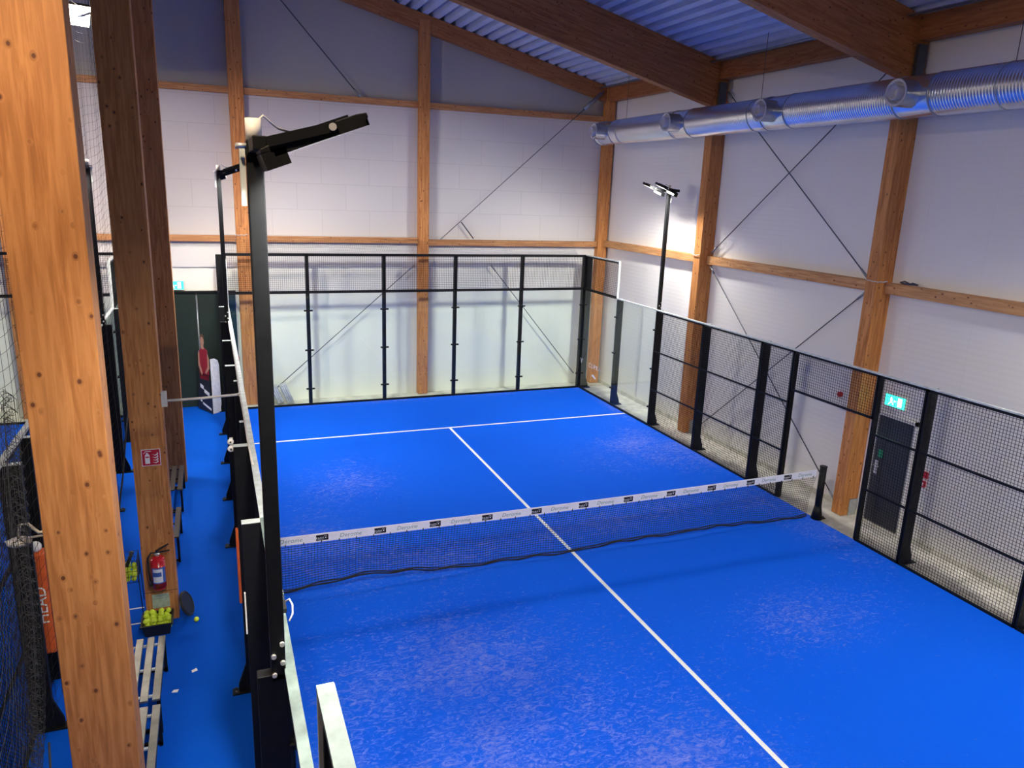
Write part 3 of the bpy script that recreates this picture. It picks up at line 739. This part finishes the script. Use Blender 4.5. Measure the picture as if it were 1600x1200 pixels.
# ---------------------------------------------------------------- devices and cables
t = thing('cable_conduit', (-.5, .1, 3.0), 'white cable conduit crossing the walkway from the column to the left fence', 'conduit')
MB().tube([(-.95, .04, 3.03), (-.5, .05, 3.035), (-.06, .07, 3.05)], .017, 8).build('conduit', 'cable', t)
MB().box(-.965, -.90, -.02, .05, 2.97, 3.16).build('bracket', 'cable', t)
MB().tube([(-.06, .07, 3.05), (-.035, 0, 3.045), (-.03, -.9, 3.04), (-.03, -1.8, 3.04), (-.02, -2.6, 3.04)], .011, 8).build('cable', 'cable', t)
MB().tube([(-.06, .07, 3.05), (-.035, .2, 3.045), (-.03, 2, 3.04), (-.03, 5.8, 3.04)], .011, 8).build('cable', 'cable', t)
t = thing('security_camera', (-.17, -1.8, 3.0), 'pair of small white round sensors on the left fence', 'sensor')
for z in (3.035, 2.955):
    b = MB().sphere((-.205, -1.82, z), .034).build('dome', 'white', t); MB().sphere((-.205, -1.848, z + .004), .012, 8, 6).build('lens', 'blackplastic', b)
MB().box(-.215, -.18, -1.81, -1.78, 2.92, 3.07).build('mount', 'white', t)
t = thing('junction_box', (.02, -5.36, 3.02), 'small junction box with a looped cable on the left fence rail', 'box')
MB().box(-.012, .035, -5.30, -5.24, 3.025, 3.09).build('cover', 'galv_dimmed', t)
MB().box(-.012, .04, -5.43, -5.31, 3.025, 3.055).build('body', 'blackplastic', t)
MB().tube([(.04, -5.33, 3.05), (.065, -5.34, 3.07), (.08, -5.38, 3.05), (.075, -5.43, 3.01), (.05, -5.46, 2.98)], .006, 6).build('cable', 'cable', t)
# second pole on left fence carries a white strip and an orange pad
lp = [o for o in C.objects if o.name.startswith('fence_post') and abs(o.location.x) < .01 and abs(o.location.y + 3.87) < .01][0]
MB().box(-.19, -.178, -3.935, -3.90, 2.0, 2.38).build('white_strip', 'white', lp)
def pad(x0, x1, y0, y1, z0, z1, lab, txt=True, face=-1):
    t = thing('padding', ((x0 + x1) / 2, (y0 + y1) / 2, z0), lab, 'pad', 'orange fence pads')
    MB().box(x0, x1, y0, y1, z0, z1).build('foam', 'orange', t, bevel=.02)
    if txt:
        a, b = text_mesh('HEAD', .17, frame(((x0 + x1) / 2 - .0, y0 - .003, (z0 + z1) / 2), (0, 0, 1), (-1, 0, 0)), .001, 0, 1.0); MB().add(a, b).build('lettering', 'vinyl', t)
    return t
pad(-2.284, -2.12, -1.42, -1.24, .62, 1.82, 'orange pad with white lettering glimpsed through the nets left of the foreground column')
pad(-.21, -.178, -1.92, -1.83, 1.15, 2.05, 'thin orange pad edge on the left fence beside the walkway', False)
# white access point on the near column
t = thing('wireless_antenna', (-1.5, -4.7, 3.45), 'white oval device with a curled cable on the left side of the foreground column', 'device')
MB().sphere((-1.56, -4.66, 3.40), .075, 18, 10, (1, .8, .42)).build('body', 'white', t)
MB().tube([(-1.39, -4.7, 3.47), (-1.44, -4.68, 3.46), (-1.50, -4.66, 3.52), (-1.545, -4.66, 3.52), (-1.56, -4.66, 3.43)], .010, 8).build('cable', 'white', t)
MB().cyl((-1.64, -4.66, 3.41), (-1.385, -4.68, 3.44), .008, 8).build('arm', 'white', t)
t = thing('security_camera', (-2.14, -1.5, 1.9), 'small white round sensor above the orange pad', 'sensor')
MB().sphere((-2.21, -1.34, 1.875), .06).build('dome', 'white', t)

# fire extinguisher and sign on column 2
yf = -.003
t = thing('fire_extinguisher', (-1.15, -.08, .5), 'red fire extinguisher hanging on the walkway column', 'extinguisher')
cx, cy, r = -1.155, -.10, .085
MB().cyl((cx, cy, .56), (cx, cy, .95), r, 28).build('cylinder', 'red', t)
MB().cyl((cx, cy, .53), (cx, cy, .56), r * .75, 28, r).build('base', 'red', t)
sh = MB(); 
for i in range(5):
    a0 = i / 5 * PI / 2; a1 = (i + 1) / 5 * PI / 2
    sh.cyl((cx, cy, .95 + .05 * math.sin(a0)), (cx, cy, .95 + .05 * math.sin(a1)), r * math.cos(a0) * .999 + .001, 28, max(.012, r * math.cos(a1)), caps=False)
sh.build('shoulder', 'red', t)
MB().cyl((cx, cy, .99), (cx, cy, 1.04), .02, 12).build('valve', 'bolt', t)
MB().cyl((cx - .03, cy - .015, 1.03), (cx + .03, cy - .015, 1.03), .014, 10).build('gauge', 'bolt', t)
h = MB(); h.prism([(cx - .02, cy - .012, 1.05), (cx + .14, cy - .012, 1.14), (cx + .14, cy - .012, 1.155), (cx - .02, cy - .012, 1.075)], (0, .022, 0)); h.build('upper_handle', 'blackplastic', t)
h = MB(); h.prism([(cx - .02, cy - .012, 1.035), (cx + .15, cy - .012, 1.05), (cx + .15, cy - .012, 1.065), (cx - .02, cy - .012, 1.055)], (0, .022, 0)); h.build('lower_handle', 'blackplastic', t)
MB().tube([(cx - .02, cy - .01, 1.05), (cx - .07, cy - .02, 1.06), (cx - .11, cy - .03, 1.0), (cx - .115, cy - .03, .85), (cx - .105, cy - .03, .7), (cx - .1, cy - .03, .66)], .011, 8).build('hose', 'blackplastic', t)
MB().cyl((cx - .1, cy - .03, .67), (cx - .098, cy - .03, .60), .015, 10, .02).build('nozzle', 'blackplastic', t)
def patch(z0, z1, a0, a1, rr, n=12):
    vs = []; 
    for k in range(n + 1):
        a = a0 + (a1 - a0) * k / n
        for z in (z0, z1): vs += [(cx + rr * math.cos(a), cy + rr * math.sin(a), z)]
    return MB().add(vs, [(2 * k, 2 * k + 2, 2 * k + 3, 2 * k + 1) for k in range(n)], True)
lb = patch(.64, .86, -PI * .82, -PI * .12, r + .0015).build('label', 'blue_label', t)
patch(.655, .845, -PI * .74, -PI * .3, r + .003).build('label_text_field', 'paper', lb)
patch(.74, .80, -PI * .74, -PI * .36, r + .004).build('label_picture', 'blue_label', lb)
t = thing('fire_sign', (-1.135, yf, 2.2), 'square red fire extinguisher sign on the walkway column', 'sign')
MB().box(-1.245, -1.025, -.010, yf, 2.205, 2.425).build('backing', 'signwhite', t)
MB().box(-1.237, -1.033, -.012, -.009, 2.213, 2.417).build('panel', 'redsign', t)
s = MB(); Y = -.0135
s.prism([(-1.205, Y, 2.235), (-1.15, Y, 2.235), (-1.15, Y, 2.345), (-1.162, Y, 2.365), (-1.193, Y, 2.365), (-1.205, Y, 2.345)], (0, .001, 0))
s.prism([(-1.187, Y, 2.365), (-1.168, Y, 2.365), (-1.168, Y, 2.38), (-1.187, Y, 2.38)], (0, .001, 0))
s.prism([(-1.215, Y, 2.37), (-1.19, Y, 2.395), (-1.13, Y, 2.395), (-1.13, Y, 2.403), (-1.193, Y, 2.403), (-1.221, Y, 2.376)], (0, .001, 0))
for i in range(4):
    zz = 2.235 + i * .034
    s.prism([(-1.125, Y, zz + .02), (-1.085, Y, zz), (-1.05, Y, zz + .018), (-1.062, Y, zz + .05), (-1.068, Y, zz + .022), (-1.088, Y, zz + .012)], (0, .001, 0))
s.build('pictogram', 'signwhite', t)
rr_ = MB().box(-1.198, -1.157, -.0150, -.0142, 2.315, 2.332).build('pictogram_band', 'redsign', t)
t = thing('notice', (-1.16, yf, .2), 'pale green laminated notice on the column foot above the ball crate', 'notice')
MB().box(-1.27, -1.06, -.006, yf, .20, .40).build('sheet', 'notice', t)
l = MB()
for i, z in enumerate((.375, .355, .33)): l.box(-1.25, -1.09 - .02 * (i % 2), -.0075, -.006, z, z + .006)
l.build('printed_lines', 'steel', t)

# balls
ballproto = MB().sphere((0, 0, 0), .0335, 16, 10).build('tennis_ball', 'ball', None)
first = [True]
def ball(p, label, group=None):
    if first[0]: o = ballproto; first[0] = False
    else: o = ballproto.copy(); C.objects.link(o)
    o.location = p; o.rotation_euler = (random.random() * 3, random.random() * 3, 0)
    for k in ('label', 'group', 'category'):
        if k in o: del o[k]
    return tag(o, label, 'ball', group)
ball((-.745, -.16, .0335), 'lone yellow ball lying on the blue walkway carpet')
# crate
t = thing('ball_crate', (-1.2, -.24, 0), 'black plastic crate full of yellow balls at the foot of the column', 'crate')
bx0, bx1, by0, by1 = -1.385, -1.03, -.39, -.045
def crate_ring(x0, x1, y0, y1, z0, X0, X1, Y0, Y1, z1, th=.008):
    m = MB()
    o = [(x0, y0, z0), (x1, y0, z0), (x1, y1, z0), (x0, y1, z0)]; O = [(X0, Y0, z1), (X1, Y0, z1), (X1, Y1, z1), (X0, Y1, z1)]
    i_ = [(x0 + th, y0 + th, z0), (x1 - th, y0 + th, z0), (x1 - th, y1 - th, z0), (x0 + th, y1 - th, z0)]; I = [(X0 + th, Y0 + th, z1), (X1 - th, Y0 + th, z1), (X1 - th, Y1 - th, z1), (X0 + th, Y1 - th, z1)]
    f = []
    for k in range(4):
        q = (k + 1) % 4; f += [(k, q, 4 + q, 4 + k), (8 + q, 8 + k, 12 + k, 12 + q), (4 + k, 4 + q, 12 + q, 12 + k), (q, k, 8 + k, 8 + q)]
    return m.add(o + O + i_ + I, f)
crate_ring(bx0 + .03, bx1 - .03, by0 + .03, by1 - .03, .005, bx0, bx1, by0, by1, .17).build('walls', 'blackplastic', t)
MB().box(bx0 + .03, bx1 - .03, by0 + .03, by1 - .03, .002, .01).build('bottom', 'blackplastic', t)
crate_ring(bx0 - .015, bx1 + .015, by0 - .015, by1 + .015, .155, bx0 - .015, bx1 + .015, by0 - .015, by1 + .015, .175, .02).build('rim', 'blackplastic', t, bevel=.003)
lab = 'yellow ball heaped in the black crate by the column'
pts = []
for layer, (n1, n2, z, dx) in enumerate(((5, 4, .105, .068), (4, 4, .158, .071), (4, 4, .205, .088), (2, 2, .250, .11))):
    for i in range(n1):
        for j in range(n2):
            if layer == 2 and (i, j) in ((0, 1), (3, 2)): continue
            if layer == 3 and (i, j) == (0, 0): continue
            x = (bx0 + bx1) / 2 + (i - (n1 - 1) / 2) * dx + random.uniform(-.004, .004); y = (by0 + by1) / 2 + (j - (n2 - 1) / 2) * .072 + random.uniform(-.004, .004)
            pts.append((x, y, z + random.uniform(-.004, .004)))
for p_ in pts: ball(p_, lab, 'balls in the crate')
# lid
R = Matrix.Translation((-.86, .06, .168)) @ Matrix.Rotation(math.radians(-14), 4, 'Z') @ Matrix.Rotation(math.radians(68), 4, 'Y')
t = thing('round_lid', (-.87, .12, 0), 'round black lid leaning against the side of the walkway column', 'lid')
m = MB(); m.cyl(R @ Vector((0, 0, -.012)), R @ Vector((0, 0, .012)), .175, 36); m.build('disc', 'blackplastic', t, bevel=.004)
ri = MB(); pp = [R @ Vector((.155 * math.cos(a * PI / 18), .155 * math.sin(a * PI / 18), .014)) for a in range(37)]; ri.tube(pp, .008, 6); ri.build('raised_rim', 'blackplastic', t)
# hopper with balls
t = thing('ball_hopper', (-1.6, .45, 0), 'wire ball hopper on thin legs behind the walkway column', 'ball hopper')
hx0, hx1, hy0, hy1 = -1.79, -1.45, .33, .62
m = MB()
for z in (.45, .53, .61, .69, .77):
    m.tube([(hx0, hy0, z), (hx1, hy0, z), (hx1, hy1, z), (hx0, hy1, z), (hx0, hy0, z)], .003, 5)
for i in range(7):
    x = hx0 + (hx1 - hx0) * i / 6
    for y in (hy0, hy1): m.tube([(x, y, .44), (x, y, .78)], .0025, 5)
    m.tube([(x, hy0, .445), (x, hy1, .445)], .0025, 5)
for i in range(6):
    y = hy0 + (hy1 - hy0) * i / 5
    for x in (hx0, hx1): m.tube([(x, y, .44), (x, y, .78)], .0025, 5)
    m.tube([(hx0, y, .445), (hx1, y, .445)], .0025, 5)
m.build('wire_basket', 'blackplastic', t)
for x, y, dx, dy in ((hx0, hy0, -.02, -.04), (hx1, hy0, .03, -.06), (hx0, hy1, -.02, .03), (hx1, hy1, .02, .03)):
    MB().tube([(x, y, .78), (x + dx, y + dy, 0.004)], .006, 6).build('leg', 'blackplastic', t)
for k in range(3):
    for i in range(4):
        for j in range(4):
            if k == 2 and (i + j) % 3 == 0: continue
            ball((hx0 + .052 + i * .079 + random.uniform(-.003, .003), hy0 + .04 + j * .069, .484 + k * .069 + random.uniform(-.002, .002)), 'yellow ball inside the wire ball hopper', 'balls in the hopper')
for nm, p0, p1, lb_, rr in (('racket_grip', (-1.58, .40, .66), (-1.50, .42, .86), 'black racket grip sticking out of the ball hopper, nearer the column', .024), ('racket_grip', (-1.66, .36, .66), (-1.60, .37, .79), 'black racket grip lying lower in the ball hopper', .024), ('white_cup', (-1.665, .42, .68), (-1.675, .43, .87), 'white tube standing in the ball hopper', .028)):
    o = MB().cyl(p0, p1, rr, 16).build(nm, 'blackplastic' if 'grip' in nm else 'white', None, p0); tag(o, lb_, 'racket' if 'grip' in nm else 'tube')
    
# papers
for i, (x, y, a, lb_) in enumerate(((-.76, -1.29, .5, 'crumpled scrap of paper on the blue carpet, the farther one'), (-.96, -1.63, -.2, 'small white scrap of paper on the blue carpet, nearer the benches'))):
    c, s_ = math.cos(a), math.sin(a); q = [(-.035, -.018, .001), (.03, -.025, .004), (.038, .02, .012), (-.022, .026, .003), (0, 0, .014)]
    vs = [(x + px * c - py * s_, y + px * s_ + py * c, pz) for px, py, pz in q]; vs += [(a_, b_, c_ + .0012) for a_, b_, c_ in vs]
    m = MB().add(vs, [(0, 4, 1), (1, 4, 2), (2, 4, 3), (3, 4, 0), (5, 6, 9), (6, 7, 9), (7, 8, 9), (8, 5, 9), (0, 1, 6, 5), (1, 2, 7, 6), (2, 3, 8, 7), (3, 0, 5, 8)])
    tag(m.build('paper_scrap', 'paper', None, (x, y, 0)), lb_, 'paper')

# benches
def bench(x0, x1, y0, y1, mat, label, group, nslat=3):
    t = thing('bench', ((x0 + x1) / 2, (y0 + y1) / 2, 0), label, 'bench', group)
    w = (x1 - x0 - .04 * (nslat - 1)) / nslat
    for i in range(nslat):
        a = x0 + i * (w + .04); MB().box(a, a + w, y0, y1, .425, .45).build('slat', mat, t, bevel=.004)
    for y in (y0 + .12, (y0 + y1) / 2, y1 - .12):
        MB().box(x0 + .01, x1 - .01, y - .015, y + .015, .405, .424).build('crossbar', 'galv' if mat == 'slat' else 'black', t)
    for y in (y0 + .06, y1 - .06):
        for x in (x0 + .02, x1 - .02):
            MB().box(x - .018, x + .018, y - .018, y + .018, 0, .405).build('leg', 'black', t)
        MB().box(x0 + .002, x1 - .002, y - .018, y + .018, .02, .05).build('foot_rail', 'black', t)
    for x in (x0 + .02, x1 - .02): MB().box(x - .018, x + .018, y0 + .03, y1 - .03, .38, .405).build('side_rail', 'black', t)
bench(-1.48, -1.05, -2.36, -1.13, 'slat', 'steel slatted bench in the walkway, the one nearer the ball crate', 'steel benches', 4)
bench(-1.47, -1.04, -3.68, -2.45, 'slat', 'steel slatted bench in the walkway, the one nearer the viewpoint', 'steel benches', 4)
bench(-1.32, -.99, 3.6, 4.85, 'darkslat', 'dark slatted bench behind the walkway columns, the farther one', 'dark benches', 3)
bench(-1.30, -.985, 1.62, 2.8, 'darkslat', 'dark slatted bench just behind the column with the red sign', 'dark benches', 3)

# ---------------------------------------------------------------- back left: curtain door, exit sign, standee, boards
t = thing('door_curtain', (-.8, 10.6, 0), 'tall dark green sliding door panels on the back wall at the end of the walkway', 'door')
for a, b in ((-2.25, -.70), (-.66, .02)): MB().box(a, b, 10.56, 10.66, 0, 2.97).build('panel', 'darkgreen', t)
MB().box(-2.28, .26, 10.53, 10.66, 2.97, 3.02).build('head_rail', 'black', t)
MB().box(.02, .25, 10.57, 10.66, 0, 2.97).build('side_panel', 'teal', t)
MB().box(.25, .29, 10.54, 10.66, 0, 3.0).build('frame', 'white', t)
t = thing('push_pole', (-.68, 10.5, 0), 'thin grey pole with a grey box standing against the dark green door', 'pole')
MB().cyl((-.68, 10.5, .02), (-.68, 10.5, 2.93), .014, 8).build('pole', 'steel', t)
MB().box(-.73, -.63, 10.45, 10.54, 1.15, 1.5).build('motor_box', 'steel', t)
MB().cyl((-.66, 10.48, .3), (-.66, 10.48, 1.15), .02, 8).build('lower_tube', 'galv', t)
MB().box(-.78, -.6, 10.4, 10.55, 0, .03).build('foot', 'galv', t)
def exit_sign(c, ax, w, h, label):
    t = thing('exit_sign', c, label, 'exit sign', 'green exit signs'); c = Vector(c)
    if ax == 'y': X = Vector((1, 0, 0)); N = Vector((0, -1, 0))
    else: X = Vector((0, -1, 0)); N = Vector((-1, 0, 0))
    Z = Vector((0, 0, 1))
    A = Matrix((X, N, Z)).transposed().to_4x4(); A.translation = c
    MB().box(-w / 2 - .015, w / 2 + .015, 0, .05, -h / 2 - .012, h / 2 + .012, A).build('housing', 'white', t)
    MB().box(-w / 2, w / 2, .05, .053, -h / 2, h / 2, A).build('lit_panel', 'exit', t)
    m = MB(); hh = h * .38
    m.box(w * .12, w * .34, .0535, .0545, -hh, hh, A)                       # doorway
    m.sphere(A @ Vector((-w * .20, .054, hh * .62)), h * .075, 8, 6)
    m.prism([A @ Vector(p) for p in ((-w * .27, .054, hh * .3), (-w * .16, .054, hh * .4), (-w * .13, .054, -hh * .2), (-w * .22, .054, -hh * .2))], A.to_3x3() @ Vector((0, .001, 0)))
    m.prism([A @ Vector(p) for p in ((-w * .22, .054, -hh * .15), (-w * .17, .054, -hh * .15), (-w * .28, .054, -hh), (-w * .33, .054, -hh))], A.to_3x3() @ Vector((0, .001, 0)))
    m.prism([A @ Vector(p) for p in ((-w * .18, .054, -hh * .15), (-w * .13, .054, -hh * .15), (-w * .06, .054, -hh * .9), (-w * .11, .054, -hh * .9))], A.to_3x3() @ Vector((0, .001, 0)))
    m.prism([A @ Vector(p) for p in ((-w * .05, .054, -hh * .2), (-w * .05, .054, hh * .2), (w * .08, .054, 0))], A.to_3x3() @ Vector((0, .001, 0)))
    m.build('pictogram', 'exitw', t)
exit_sign((-1.14, 10.62, 3.17), 'y', .36, .2, 'small green exit sign above the dark green door, half hidden by a column')
# standee
t = thing('cardboard_standee', (-.5, 10.0, 0), 'cardboard advertising figure in a red sports shirt in front of the dark green door', 'standee')
P0 = Vector((-.80, 10.32, 0)); P1 = Vector((-.45, 9.76, 0)); D_ = (P1 - P0); W_ = D_.length; D_.normalize(); Nn = Vector((-D_.y, D_.x, 0)); 
if Nn.dot(Vector((.2, -1, 0))) < 0: Nn = -Nn
def sp(poly, off, name, mat, par=t, th=.006):
    return MB().prism([P0 + D_ * (a * W_) + Vector((0, 0, z)) + Nn * off for a, z in poly], Nn * th).build(name, mat, par)
base_ = sp([(0, .04), (1, .0), (1, .35), (.93, .62), (.88, 1.0), (.2, 1.0), (.1, .55)], 0, 'backing', 'navy')
sp([(.28, .85), (.86, .85), (.90, 1.15), (.84, 1.62), (.66, 1.68), (.44, 1.66), (.30, 1.55), (.24, 1.2)], .0, 'shirt', 'shirt')
sp([(.48, 1.64), (.63, 1.64), (.62, 1.74), (.66, 1.80), (.66, 1.93), (.58, 1.98), (.47, 1.96), (.44, 1.84), (.47, 1.76)], .003, 'head', 'skin')
sp([(.44, 1.90), (.47, 1.99), (.58, 2.03), (.68, 1.98), (.68, 1.90), (.62, 1.95), (.5, 1.95)], .008, 'hair', 'hair')
sp([(.24, 1.5), (.32, 1.56), (.32, 1.25), (.46, 1.02), (.42, .95), (.22, 1.18)], .008, 'left_arm', 'skin')
sp([(.86, 1.55), (.94, 1.42), (.95, 1.18), (.70, 1.0), (.66, 1.06), (.84, 1.2)], .008, 'right_arm', 'skin')
for i, (a, z, w, h_) in enumerate(((.25, .62, .22, .10), (.5, .5, .34, .10), (.2, .25, .12, .07), (.36, .18, .55, .06))):
    sp([(a, z), (a + w, z - .06 * w / .3), (a + w, z + h_ - .06 * w / .3), (a, z + h_)], .007, 'white_print', 'signwhite', base_, .001)
MB().prism([(-.45, 9.76, 0), (-.25, 9.95, 0), (-.25, 9.95, 1.22), (-.28, 9.92, 1.36), (-.36, 9.85, 1.42), (-.45, 9.76, 1.42)], (.006, -.006, 0)).build('white_support', 'white', t)
tag(MB().box(-.16, .0, 10.30, 10.36, 0, 1.12).build('wooden_board', 'cardboard', None, (-.08, 10.33, 0)), 'light wooden board leaning by the back left corner post', 'board')
tag(MB().box(.10, .2, 10.40, 10.44, 0, 1.35).build('wooden_board', 'cardboard', None, (.15, 10.42, 0)), 'narrow wooden plank standing left of the gable column', 'board')
tag(MB().box(.14, .26, 10.5, 10.535, 1.18, 1.30).build('red_label', 'redsign', None, (.2, 10.53, 1.18)), 'small red sticker on the white door frame by the gable column', 'sticker')
tag(MB().box(1.02, 1.10, 10.60, 10.67, 1.4, 1.55).build('wall_socket', 'white', None, (1.06, 10.63, 1.4)), 'small white socket on the back wall behind the glass', 'socket')
# wrapped bundles leaning
for i, (x, h_, w) in enumerate(((.98, .56, .20), (1.23, .54, .20), (1.48, .58, .20))):
    A = Matrix.Translation((x, 10.32, .09)) @ Matrix.Rotation(math.radians(-22), 4, 'Y')
    t = thing('wrapped_bundle', (x, 10.32, 0), 'grey plastic wrapped bundle leaning on the back wall, %s of three' % ['leftmost', 'middle', 'rightmost'][i], 'bundle', 'wrapped bundles')
    MB().box(-.09, .09, -.12, .12, -.05, h_ - .1, A).build('wrap', 'wrap', t, bevel=.03)
    m = MB()
    for q in (-.05, .0, .05): m.tube([A @ Vector((q, -.125, -.02)), A @ Vector((q + .006, -.127, h_ * .4)), A @ Vector((q, -.125, h_ - .13))], .008, 5)
    m.build('fold', 'signwhite', t)

# ---------------------------------------------------------------- right wall fittings
d = MB().box(RX - .03, RX + .02, -1.03, -.28, .02, 2.06).build('door_1', 'door', None, (RX, -.65, 0), kind='structure')
rb = MB()
for i in range(18):
    y = -1.0 + i * .042; rb.box(RX - .036, RX - .03, y, y + .014, .05, 2.04)
rb.build('door_ribs', 'door', d)
fr_ = MB(); fr_.box(RX - .05, RX + .01, -.28, -.22, 0, 2.12); fr_.box(RX - .05, RX + .01, -1.09, -1.03, 0, 2.12); fr_.box(RX - .05, RX + .01, -1.09, -.22, 2.06, 2.12)
fr_.build('door_frame', 'wall', d)
hd = MB(); hd.tube([(RX - .03, -.36, 1.12), (RX - .09, -.36, 1.12), (RX - .09, -.48, 1.12)], .01, 6); hd.tube([(RX - .03, -.36, 1.02), (RX - .08, -.37, 1.0), (RX - .09, -.44, .96)], .01, 6); hd.box(RX - .045, RX - .03, -.40, -.33, .95, 1.2)
hd.build('door_handle', 'bolt', d)
MB().box(RX - .04, RX - .036, -.47, -.37, 1.27, 1.42).build('door_sign', 'doorgreen', d)
exit_sign((RX, -.56, 2.37), 'x', .42, .2, 'lit green exit sign on the right wall above the dark door')
t = thing('call_point_sign', (RX, -1.32, 1.2), 'small red fire alarm sign on the right wall beside the exit door', 'sign')
MB().box(RX - .012, RX, -1.42, -1.22, 1.22, 1.34).build('upper_plate', 'redsign', t); MB().box(RX - .03, RX, -1.40, -1.30, 1.06, 1.17).build('call_point', 'redsign', t)
m = MB(); m.box(RX - .0135, RX - .012, -1.30, -1.25, 1.25, 1.31); m.box(RX - .032, RX - .03, -1.37, -1.33, 1.09, 1.14); m.build('pictogram', 'signwhite', t)
t = thing('alarm_beacon', (RX, .72, 2.16), 'small round dark red alarm beacon on the right wall left of the column', 'alarm')
MB().cyl((RX, .72, 2.17), (RX - .05, .72, 2.17), .055, 16).build('base', 'redsign', t); MB().sphere((RX - .05, .72, 2.17), .045, 12, 8).build('dome', 'redsign', t)
# cable loops on the rail
def cableloop(a, b, lab):
    a = Vector(a); b = Vector(b); n = 14
    pts = [a + (b - a) * (i / n) + Vector((0, 0, -.03 * math.sin(PI * i / n) + .006 * math.sin(i * 2))) for i in range(n + 1)]
    o = MB().tube(pts, .009, 6).build('loose_cable', 'cable', None, a); tag(o, lab, 'cable')
cableloop((10.53, .22, 4.47), (10.53, -.3, 4.47), 'white cable strapped round the right wall column beside the exit door')
cableloop((10.53, 5.5, 4.46), (10.53, 5.2, 4.45), 'white cable strapped round the farther right wall column')
cableloop((.02, 10.36, 4.5), (.62, 10.36, 4.45), 'white cable bundle across the gable column above the curtain door')
tag(MB().tube([(10.78, -.35, 4.46), (10.76, -.45, 4.49), (10.78, -.55, 4.455), (10.76, -.62, 4.48), (10.78, -.7, 4.46), (10.77, -.5, 4.45), (10.78, -.38, 4.45)], .014, 6).build('cable_bundle', 'darksteel', None, (10.78, -.5, 4.45)), 'tangle of dark cable resting on the rail right of the wall column', 'cable')
